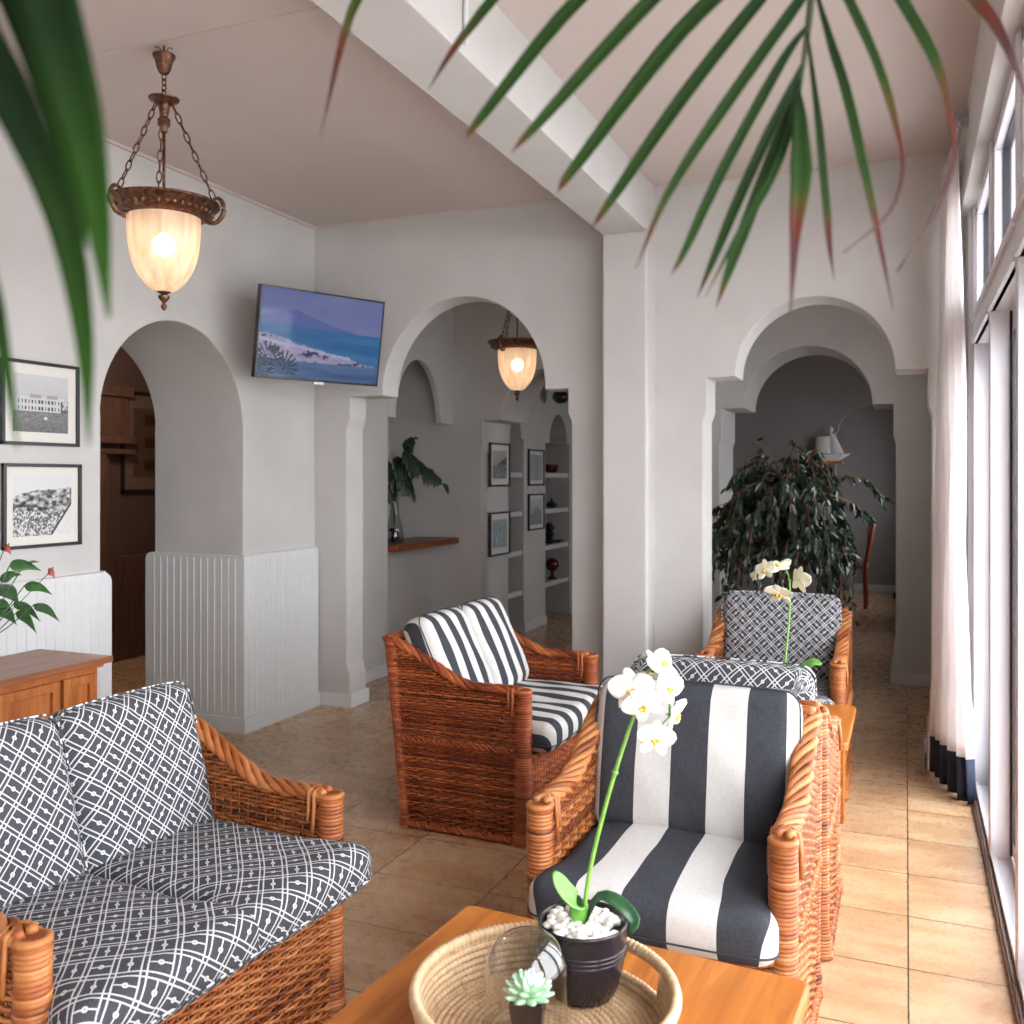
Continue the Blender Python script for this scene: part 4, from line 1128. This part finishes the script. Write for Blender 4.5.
framed('wooden-framed notice on the far grey wall, seen through the ficus leaves', (-.68, 9.597, .93), 0, .20, .28, lambda x, y: .7 + .1 * y, .01, .016, frame_mat=HONEY, nx=10, ny=10)

# ------------------------------------------------------------------ cabinet + anthurium
cab = thing('sideboard', 'honey-brown wooden sideboard against the white wainscot under the photographs', 'cabinet', (-3.15, 2.2, 0))
x0, x1, y0, y1 = -.175, .18, -.55, .68
m = MB(); m.box(x0, x1, y0, y1, .06, .662); m.box(x0, x1 - .02, y0 + .03, y1 - .03, 0, .06); m.build('body', CABW, cab, bevel=.003)
MB().box(x0 - .005, x1 + .04, y0 - .04, y1 + .042, .664, .69).build('worktop', CABT, cab, bevel=.004)
m = MB(); m.box(x0, x1 + .018, y0 - .015, y1 + .015, .650, .664); m.build('moulding', CABW, cab, bevel=.002)
def cdoor(a, b_):
    m = MB(); z0, z1 = .10, .632; w = .035
    m.box(x1, x1 + .018, a, a + w, z0, z1); m.box(x1, x1 + .018, b_ - w, b_, z0, z1); m.box(x1, x1 + .018, a + w, b_ - w, z0, z0 + w); m.box(x1, x1 + .018, a + w, b_ - w, z1 - w, z1); m.box(x1, x1 + .006, a + w, b_ - w, z0 + w, z1 - w)
    o = m.build('door', CABW, cab, bevel=.003)
    MB().ball((x1 + .026, a + .018, .42), .010, 8).build('knob', BRONZE, o, smooth=True)
for a, b_ in ((.50, .66), (.20, .485), (-.10, .185), (-.52, -.115)): cdoor(a, b_)
an = thing('anthurium', 'potted anthurium with red flowers and glossy leaves on the sideboard', 'plant', (-3.06, 2.36, .690))
m = MB(); m.lathe([(.05, 0), (.062, .005), (.072, .05), (.078, .12), (.080, .125), (.076, .13), (.072, .12), (.002, .112)], 32); m.build('pot', POTWHT, an, smooth=True)
al = Vector((-3.06, 2.36, .69)); crown = al + Vector((0, 0, .14))
def heart(parent, base, tip, width, mat, name, nrm=(0.7, -.5, .6)):
    P_ = bez([base, (Vector(base) + Vector(tip)) / 2 + Vector((0, 0, .012)), tip], 10); t = np.linspace(0, 1, 11)
    W_ = width * np.array([.35, .85, 1, .98, .9, .78, .62, .45, .28, .12, .01])
    return leaf_strip(P_, W_, nrm, -.25, 6, name, mat, parent, .0012)
da = 3.47
stm = MB()
for (bu, bv, tu, tv_, wd) in ((10, 565, 42, 571, .026), (-2, 585, 20, 605, .034), (25, 585, 53, 595, .022), (15, 602, 41, 622, .020), (35, 604, 60, 622, .020), (18, 611, 37, 634, .020), (-5, 606, 17, 625, .030), (0, 580, 22, 575, .020), (22, 568, 40, 562, .012), (-25, 580, -45, 600, .03), (-20, 560, -40, 550, .03), (5, 600, -10, 625, .03)):
    b_ = un(bu, bv, da + U(-.05, .05)) - al; t_ = un(tu, tv_, da + U(-.08, .02)) - al
    heart(an, b_, t_, wd, ANTH, 'leaf'); stm.tube(bez([(0, 0, .12), (b_ * .5) + Vector((0, 0, .03)), b_], 8), .0022, 5)
for (u_, v_, s_) in ((4, 550, .016), (48, 574, .015), (-14, 552, .016)):
    b_ = un(u_, v_, da) - al; stm.tube(bez([(0, 0, .12), (b_ * .5) + Vector((0, 0, .04)), b_], 8), .0016, 5)
    heart(an, b_ + Vector((0, 0, .008)), b_ + Vector((.014, .018, -.020)), s_, RED, 'flower', (1, -.6, .4))
    stm.tube([b_, b_ + Vector((.012, .012, .024))], .0028, 6)
stm.build('stems', ANTH, an, smooth=True)

# ------------------------------------------------------------------ counter, vase plant
tag(MB().box(-3.74, -3.345, 5.97, 6.99, .872, .918).build('bar_counter', REDW, bevel=.006), 'reddish wooden counter shelf under the arched opening beyond the second arch', 'counter')
vl = Vector((-3.50, 6.205, .919))
vp = thing('vase_plant', 'dark split-leaf stems in a glass vase on the wooden counter', 'plant', vl)
m = MB(); m.lathe([(.06, 0), (.066, .01), (.068, .06), (.058, .12), (.038, .20), (.030, .27), (.032, .34), (.040, .37)], 28, captop=False); m.build('vase', VASEG, vp, smooth=True)
m = MB()
for k in range(16):
    a = U(0, 6.28); q = U(0, .038); m.ball((q * math.cos(a), q * math.sin(a), U(.018, .10)), .016, 7)
o = m.build('stones', POTBLK, vp, smooth=True); o['kind'] = 'stuff'
def split_leaf(base, tip, size, droop):
    base, tip = Vector(base), Vector(tip); L = (tip - base); m = MB()
    S_ = bez([base, base + L * .5 + Vector((0, 0, .04 * size)), tip], 12)
    m.tube(S_, .003, 5)
    side = L.normalized().cross(Vector((.5, -.4, .75))).normalized()
    for k in range(11):
        f = k / 10; p = Vector(S_[int(f * 12)]); ln = size * (.55 + .5 * math.sin(PI * min(1, f + .15))) * U(.8, 1.15)
        for sgn in ((-1, 1) if k < 10 else (0,)):
            d = (side * sgn * .9 + L.normalized() * (.35 + .5 * f) + Vector((0, 0, -droop - .35 * f))).normalized() if sgn else (L.normalized() + Vector((0, 0, -.5))).normalized()
            q = bez([p, p + d * ln * .5 + Vector((0, 0, .01)), p + d * ln + Vector((0, 0, -.25 * ln))], 8)
            m2 = leaf_strip(q, size * .17 * np.array([.5, .7, .85, 1, 1.05, 1, .8, .45, .02]), (.6, -.5, .7), .2, 3, build=False)
            m.add(m2.v[0], m2.f)
    o = m.build('leaf', DARKLEAF, vp, smooth=True); s = o.modifiers.new('s', 'SOLIDIFY'); s.thickness = .001
dv = 7.05
m = MB()
for (bu, bv, tu, tv_, sz, dr) in ((405, 452, 443, 484, .115, .7), (398, 466, 412, 494, .11, .5), (392, 470, 382, 500, .13, .4), (404, 449, 413, 440, .07, .2), (388, 462, 372, 470, .14, .3), (396, 458, 428, 470, .12, .8)):
    b_ = un(bu, bv, dv + U(-.08, .05)) - vl; t_ = un(tu, tv_, dv + U(-.12, .05)) - vl
    split_leaf(b_, t_, sz, dr); m.tube(bez([(0, 0, .04), (0, 0, .30), b_ * .8 + Vector((0, 0, .02)), b_], 14), .0045, 6)
m.build('stems', DARKLEAF, vp, smooth=True)

# ------------------------------------------------------------------ shelves and ornaments in the niches
SZ = (1.45, 1.10, .745, .385)
for k, z in enumerate(SZ):
    nm = ('top', 'second', 'third', 'bottom')[k]
    tag(MB().box(-3.5, -3.215, 8.605, 9.315, z - .045, z).build('niche_shelf', WHITE, bevel=.003), f'white {nm} shelf of the wide niche right of the small framed prints', 'shelf', 'white shelves of the wide niche')
    tag(MB().box(-3.5, -3.215, 7.665, 8.035, z - .045, z).build('niche_shelf', WHITE, bevel=.003), f'white {nm} shelf end in the narrow dark niche between the framed pictures', 'shelf', 'white shelves of the narrow niche')
def orn(name, label, cat, y, z, build_, mat, x=-3.285):
    m = MB(); build_(m); tag(m.build(name, mat, None, smooth=True, loc=(x, y, z + .001), auto=50), label, cat)
orn('ornamental_globe', 'dark red globe on a pedestal on the bottom niche shelf', 'ornament', 9.02, SZ[3], lambda m: (m.lathe([(.055, 0), (.05, .012), (.02, .03), (.016, .07), (.03, .085)], 20), m.ball((0, 0, .145), .068, 14)), DARKRED)
orn('ribbed_vase', 'black ribbed vase on the third niche shelf', 'ornament', 8.93, SZ[2], lambda m: m.lathe([(.03, 0)] + [(.045 + .012 * math.sin(k * 1.5), .01 + k * .016) for k in range(12)] + [(.02, .21)], 20), BLACK)
orn('black_dish', 'flat black dish beside the ribbed vase on the third niche shelf', 'ornament', 9.13, SZ[2], lambda m: m.lathe([(.03, 0), (.08, .02), (.085, .026), (.02, .012)], 20), BLACK)
orn('lidded_jar', 'black lidded jar on the second niche shelf', 'ornament', 9.00, SZ[1], lambda m: m.lathe([(.03, 0), (.055, .015), (.058, .04), (.03, .06), (.01, .07), (.014, .085), (.004, .10)], 20), BLACK)
for k, yy in enumerate((8.93, 9.06)):
    orn('red_bowl', ('dark red bowl on the top niche shelf, the one against the prints', 'dark red bowl on the top niche shelf, nearer the middle of the shelf')[k], 'bowl', yy, SZ[0], lambda m: m.lathe([(.02, 0), (.035, .01), (.045, .05), (.048, .085), (.043, .085), (.03, .02)], 18), DARKRED)
m = MB(); m.ball((0, 0, 0), .085, 12, (.9, 1.1, .8)); m.box(-.02, .02, -.02, .02, .05, .20); sp = m.build('wall_speaker', BLACK, None, smooth=True, auto=40, loc=(-3.03, 8.55, 2.17)); tag(sp, 'round black speaker hanging high beyond the second arch', 'speaker')

# sail ornament on a wall shelf, far wall
sh = MB().box(-.92, -.55, 9.46, 9.60, 1.535, 1.56).build('wall_shelf', HONEY, bevel=.003); tag(sh, 'short orange-brown wooden shelf on the far grey wall above the ficus', 'shelf')
sl = thing('sailboat_ornament', 'white model sailing boat on the shelf above the ficus', 'ornament', (-.665, 9.53, 1.561))
m = MB(); m.add([(-.13, 0, .02), (.13, 0, .02), (.19, 0, .07), (-.16, 0, .06), (-.10, -.035, .06), (.12, -.035, .065), (-.1, .035, .06), (.12, .035, .065), (-.08, -.02, 0), (.08, -.02, 0), (.08, .02, 0), (-.08, .02, 0)], [(8, 9, 10, 11), (8, 9, 5, 4), (9, 2, 5), (8, 4, 3), (11, 10, 7, 6), (10, 2, 7), (11, 6, 3), (4, 5, 2, 7, 6, 3), (9, 10, 2), (8, 11, 3)]); m.build('hull', POTWHT, sl)
G = [[(x * (1 - .05 * z / .2), -.02 * math.sin(PI * (x + .14) / .16), z) for x in np.linspace(-.14, 0, 8)] for z in np.linspace(.07, .235, 8)]
o = MB().grid(G).build('square_sail', BOARD, sl, smooth=True); o.modifiers.new('s', 'SOLIDIFY').thickness = .003
G = [[(.015 + (.11 * (1 - t) ** .8) * s, -.02 * math.sin(PI * s) * (1 - t), .07 + .20 * t) for s in np.linspace(0, 1, 6)] for t in np.linspace(0, 1, 10)]
o = MB().grid(G).build('curved_sail', POTWHT, sl, smooth=True); o.modifiers.new('s', 'SOLIDIFY').thickness = .003
m = MB(); m.tube([(.008, 0, .03), (.008, 0, .29)], .004, 6); m.ball((.008, 0, .30), .018, 8, (1, 1, 1.4)); m.build('mast', POTWHT, sl)

# far wooden chair
ch = thing('dining_chair', 'red-brown wooden chair in the room beyond the far archway', 'chair', (-.59, 11.05, 0), math.radians(-90), 'red-brown wooden dining chairs')
CH = Mat('cherry_wood', (.28, .05, .018), .4).m
MB().prism(rrect(.21, .21, .02), 'Z', .43, .455).build('seat', CH, ch, bevel=.004)
for sx in (-1, 1):
    MB().box(sx * .18 - .02, sx * .18 + .02, -.20, -.16, 0, .43).build('leg', CH, ch)
    m = MB(); m.tube([(sx * .18, .19, 0), (sx * .18, .18, .45), (sx * .18, .23, .70), (sx * .18, .27, .95)], .021, 6); m.build('leg', CH, ch)
m = MB()
for k in range(5): m.box(-.15 + k * .06, -.12 + k * .06, .205, .222, .5, .87)
m.box(-.18, .18, .235, .26, .86, .95); m.box(-.18, .18, .19, .21, .48, .52); m.build('backrest', CH, ch)
m = MB()
for k in range(6): m.box(-.15 + k * .055, -.13 + k * .055, -.19, -.175, .12, .43)
m.box(-.18, .18, -.19, -.17, .10, .13); m.build('front_slats', CH, ch)
tag(MB().box(-.14, -.02, 11.9, 12.02, 0, .07).build('floor_box', BLACK, bevel=.005), 'small black box on the floor at the end of the far room', 'box')

# ------------------------------------------------------------------ ficus
fc = Vector((-.62, 6.10, 0))
fi = thing('ficus_tree', 'large weeping ficus with drooping dark leaves in a tall dark planter behind the right arch', 'plant', fc)
m = MB(); m.lathe([(.20, 0), (.21, .01), (.245, .60), (.255, .64), (.25, .66), (.235, .655), (.23, .60), (.002, .60)], 36); m.build('planter', Mat('dark_planter', (.022, .015, .017), .4).m, fi, smooth=True, auto=40)
m = MB()
for k in range(3):
    a = k * 2.1; m.tube(bez([(.03 * math.cos(a), .03 * math.sin(a), .58), (.04 * math.cos(a + 1), .04 * math.sin(a + 1), .8), (.03 * math.cos(a + 2.4), .03 * math.sin(a + 2.4), 1.05), (.10 * math.cos(a + 3), .08 * math.sin(a + 3), 1.35)], 14), np.linspace(.026, .014, 15), 8)
m.build('trunk', BARK, fi, smooth=True)
rs = np.random.RandomState(11)
br = MB(); LV, LF = [], []
def add_leaf(p, d, L, W_, up):
    d = d / np.linalg.norm(d); s = np.cross(d, up); s /= max(1e-6, np.linalg.norm(s)); n_ = np.cross(s, d)
    i0 = len(LV)
    for t, w_ in ((0, .0), (.3, 1.0), (.65, .8), (1, 0)):
        c = p + d * t * L + n_ * (-.12 * L * t * t)
        if w_ == 0: LV.append(c)
        else: LV.extend([c - s * w_ * W_ + n_ * .2 * W_, c - n_ * .0, c + s * w_ * W_ + n_ * .2 * W_])
    LF.extend([(i0, i0 + 1, i0 + 2), (i0, i0 + 2, i0 + 3), (i0 + 1, i0 + 4, i0 + 5, i0 + 2), (i0 + 2, i0 + 5, i0 + 6, i0 + 3), (i0 + 4, i0 + 7, i0 + 5), (i0 + 5, i0 + 7, i0 + 6)])
def branch(P_, nl, dens=1):
    br.tube(P_, np.linspace(.006, .0016, len(P_)), 5)
    for k in range(nl):
        f = .12 + .88 * (k / nl); x = f * (len(P_) - 1); i = min(int(x), len(P_) - 2); p = P_[i] + (P_[i + 1] - P_[i]) * (x - i)
        T = P_[i + 1] - P_[i]; T = T / np.linalg.norm(T)
        d = T * .35 + np.array([rs.normal(0, .45), rs.normal(0, .45), -.75 + rs.normal(0, .25)])
        add_leaf(p + rs.normal(0, .008, 3), d, rs.uniform(.055, .085), rs.uniform(.010, .015), np.array([rs.normal(0, .6), rs.normal(0, .6) - .5, .4]))
for k in range(250):
    a = rs.uniform(0, 2 * PI); lay = rs.rand(); z0 = .95 + .50 * lay; rad = rs.uniform(.22, .60) * (1.02 - .42 * lay)
    rx = rad * (.58 if math.cos(a) > 0 else 1.12)
    up = rs.uniform(.02, .20); dn = rs.uniform(.08, .45) * (.6 + rad)
    b0 = np.array([.05 * math.cos(a), .05 * math.sin(a), z0 - .08])
    P_ = bez([b0, b0 + np.array([rx * .4 * math.cos(a), rad * .4 * math.sin(a), up]), b0 + np.array([rx * .8 * math.cos(a), rad * .8 * math.sin(a), up * .7]), b0 + np.array([rx * math.cos(a), rad * math.sin(a), up - dn])], 12)
    branch(P_, int(18 + 26 * rad))
# long arching sprays
def spray(pts, nl): branch(bez([np.array(p_) for p_ in pts], 14), nl)
W2 = lambda u, v, d: np.array(un(u, v, d) - fc)
spray([(.0, 0, 1.35), W2(820, 478, 5.8), W2(860, 478, 5.75), W2(887, 500, 5.7)], 40)
spray([(.0, 0, 1.30), W2(820, 492, 5.6), W2(855, 505, 5.6), W2(872, 520, 5.6)], 36)
spray([(.0, 0, 1.35), W2(765, 462, 5.9), W2(760, 448, 5.9), W2(752, 440, 5.9)], 14)
spray([(.0, 0, 1.35), W2(795, 462, 5.9), W2(796, 445, 5.9), W2(790, 438, 5.9)], 14)
for q in range(10):
    spray([(.0, 0, 1.2), W2(815 + q, 500 + q * 4, 5.75), W2(828 + q, 540, 5.75), W2(828 + rs.uniform(-10, 8), 585 + rs.uniform(-20, 15), 5.75)], 30)
br.build('branches', BARK, fi, smooth=True)
m = MB(); m.add(np.array(LV), LF); m.build('foliage', FICUS, fi)['kind'] = 'stuff'

# ------------------------------------------------------------------ palm fronds close to the camera
pf0 = thing('potted_palm', 'potted palm beside the viewer, its brown-tipped fronds hanging across the top and left edge', 'plant', (-.30, -.45, 0))
m = MB(); m.lathe([(.15, 0), (.16, .01), (.20, .34), (.215, .35), (.215, .38), (.195, .38), (.19, .33), (.002, .33)], 32); m.build('pot', POTWHT, pf0, smooth=True, auto=40)
MB().tube(bez([(0, 0, .32), (.02, .01, .8), (0, .02, 1.4), (.02, .05, 1.9)], 16), np.linspace(.035, .02, 17), 10).build('trunk', BARK, pf0, smooth=True)
pl = pf0.location.copy()
DP = .90
def pleaf(parent, base_loc, pts, wpx, d, mat, tipfrac=None, d2=None, prof=None):
    n_ = 22; q = bez([(a, b_, 0) for a, b_ in pts], n_)
    W_ = []; Pp = []
    for k in range(n_ + 1):
        t = k / n_; dd = d if d2 is None else d + (d2 - d) * t
        Pp.append(np.array(un(q[k][0], q[k][1], dd) - base_loc))
        w_ = (min(1, .35 + t * 2.2) * (1 - max(0, (t - .55) / .45) ** 1.3 * .96)) if prof is None else np.interp(t, prof[0], prof[1])
        W_.append(max(.0003, wpx / 955 * dd / 2 * w_))
    return leaf_strip(Pp, W_, tuple(-CAMF + Vector((0.2, 0, .3))), .35, 4, 'leaflet', mat, parent, .0006, tf=tipfrac)
rach = bez([(.02, .05, 1.88), (.25, .25, 2.25)] + [np.array(un(a, b_, DP + .02) - pl) for a, b_ in ((812, -560), (812, -260), (818, -120), (812, -10), (804, 60), (797, 110))], 40)
pf = MB().tube(rach, np.linspace(.010, .0016, 41), 8).build('frond', leafmat('rachis_green', (.06, .08, .03), (.10, .12, .05), .4), pf0, smooth=True)
LEAF = [
 ([(818, -200), (560, -150), (420, -80), (355, 5), (320, 138)], 15), ([(818, -170), (640, -110), (540, -50), (464, 36), (428, 90)], 13),
 ([(818, -150), (700, -100), (579, 0), (483, 116), (466, 138)], 15), ([(818, -120), (740, -80), (652, 0), (539, 123), (511, 153)], 16),
 ([(818, -90), (770, -50), (680, 33), (576, 166), (557, 193)], 17), ([(817, -60), (760, 0), (684, 96), (612, 199), (592, 228)], 14),
 ([(814, -20), (800, 0), (734, 93), (670, 190), (636, 268)], 12), ([(808, 25), (780, 65), (720, 175), (684, 252), (671, 275)], 11),
 ([(802, 65), (775, 120), (740, 195), (712, 262), (697, 298)], 11), ([(800, 80), (779, 138), (750, 213), (727, 275), (716, 308)], 13),
 ([(799, 70), (790, 125), (770, 180), (735, 240), (705, 297)], 9),
 ([(798, 90), (799, 133), (799, 180), (794, 240), (790, 325)], 24), ([(807, 33), (817, 116), (825, 200), (829, 245), (834, 280)], 9),
 ([(815, -10), (832, 50), (847, 100), (873, 213), (893, 310)], 12), ([(818, -60), (847, 0), (877, 66), (897, 133), (902, 173), (887, 216), (843, 253)], 13),
 ([(818, -90), (870, -45), (902, 5), (935, 65), (950, 120), (952, 165), (930, 220), (897, 272)], 17),
 ([(818, -150), (900, -90), (965, -10), (1000, 37), (1030, 105)], 20),
]
TF = {0: .80, 1: .76, 11: .60, 12: .58, 13: .74, 14: .40, 15: .46, 16: .52, 10: .9}
for k, (pts, wd) in enumerate(LEAF):
    prof = None
    if k == 11: prof = ([0, .15, .45, .6, .8, 1], [.2, .6, 1, .8, .35, .05])
    if k == 15: prof = ([0, .2, .4, .5, .7, 1], [.5, 1, .9, .4, .35, .12])
    if k == 14: prof = ([0, .2, .4, .55, .8, 1], [.5, 1, .8, .35, .3, .1])
    pleaf(pf, pl, pts, wd, DP + .02 * math.sin(k * 2.1), PALM, tipfrac=TF.get(k, .84), d2=DP - .06 + .05 * math.sin(k * 1.7), prof=prof)
nl_ = pl
pn = MB().tube(bez([(.0, .05, 1.88), (-.05, .25, 2.05)] + [np.array(un(a, b_, .46) - nl_) for a, b_ in ((20, -300), (-20, -160), (-60, -60), (-110, 60), (-150, 200))], 30), np.linspace(.008, .003, 31), 8).build('frond', PALMN, pf0, smooth=True)
WP = ([0, .3, .6, .85, 1], [.75, 1, .72, .35, .05])
for pts, wd, dd in (([(-10, -200), (20, -110), (48, 0), (78, 110), (96, 200), (109, 318)], 66, .42), ([(-45, -100), (-25, 20), (20, 115), (62, 215), (84, 330), (89, 445)], 46, .43), ([(-110, 60), (-60, 160), (-14, 270), (6, 360), (18, 450)], 24, .44), ([(-30, -150), (-10, -60), (18, 0), (50, 90), (70, 160), (88, 250)], 40, .46)):
    pleaf(pn, nl_, pts, wd, dd, PALMN, d2=dd + .03, prof=WP)

# ------------------------------------------------------------------ daylight portals in the window openings
def portal(x, y0, y1, z0, z1):
    l = bpy.data.lights.new('daylight_portal', 'AREA'); l.shape = 'RECTANGLE'; l.size = z1 - z0; l.size_y = y1 - y0
    l.cycles.is_portal = True
    o = bpy.data.objects.new('daylight_portal', l); C.objects.link(o); o.location = (x, (y0 + y1) / 2, (z0 + z1) / 2); o.rotation_euler = (0, PI / 2, 0)
portal(.45, -3.2, 4.8, .03, 2.62); portal(.76, 5.45, 6.35, .9, 2.2); portal(.76, 8.2, 8.95, .9, 2.1); portal(.76, 10.8, 11.8, .9, 2.1)
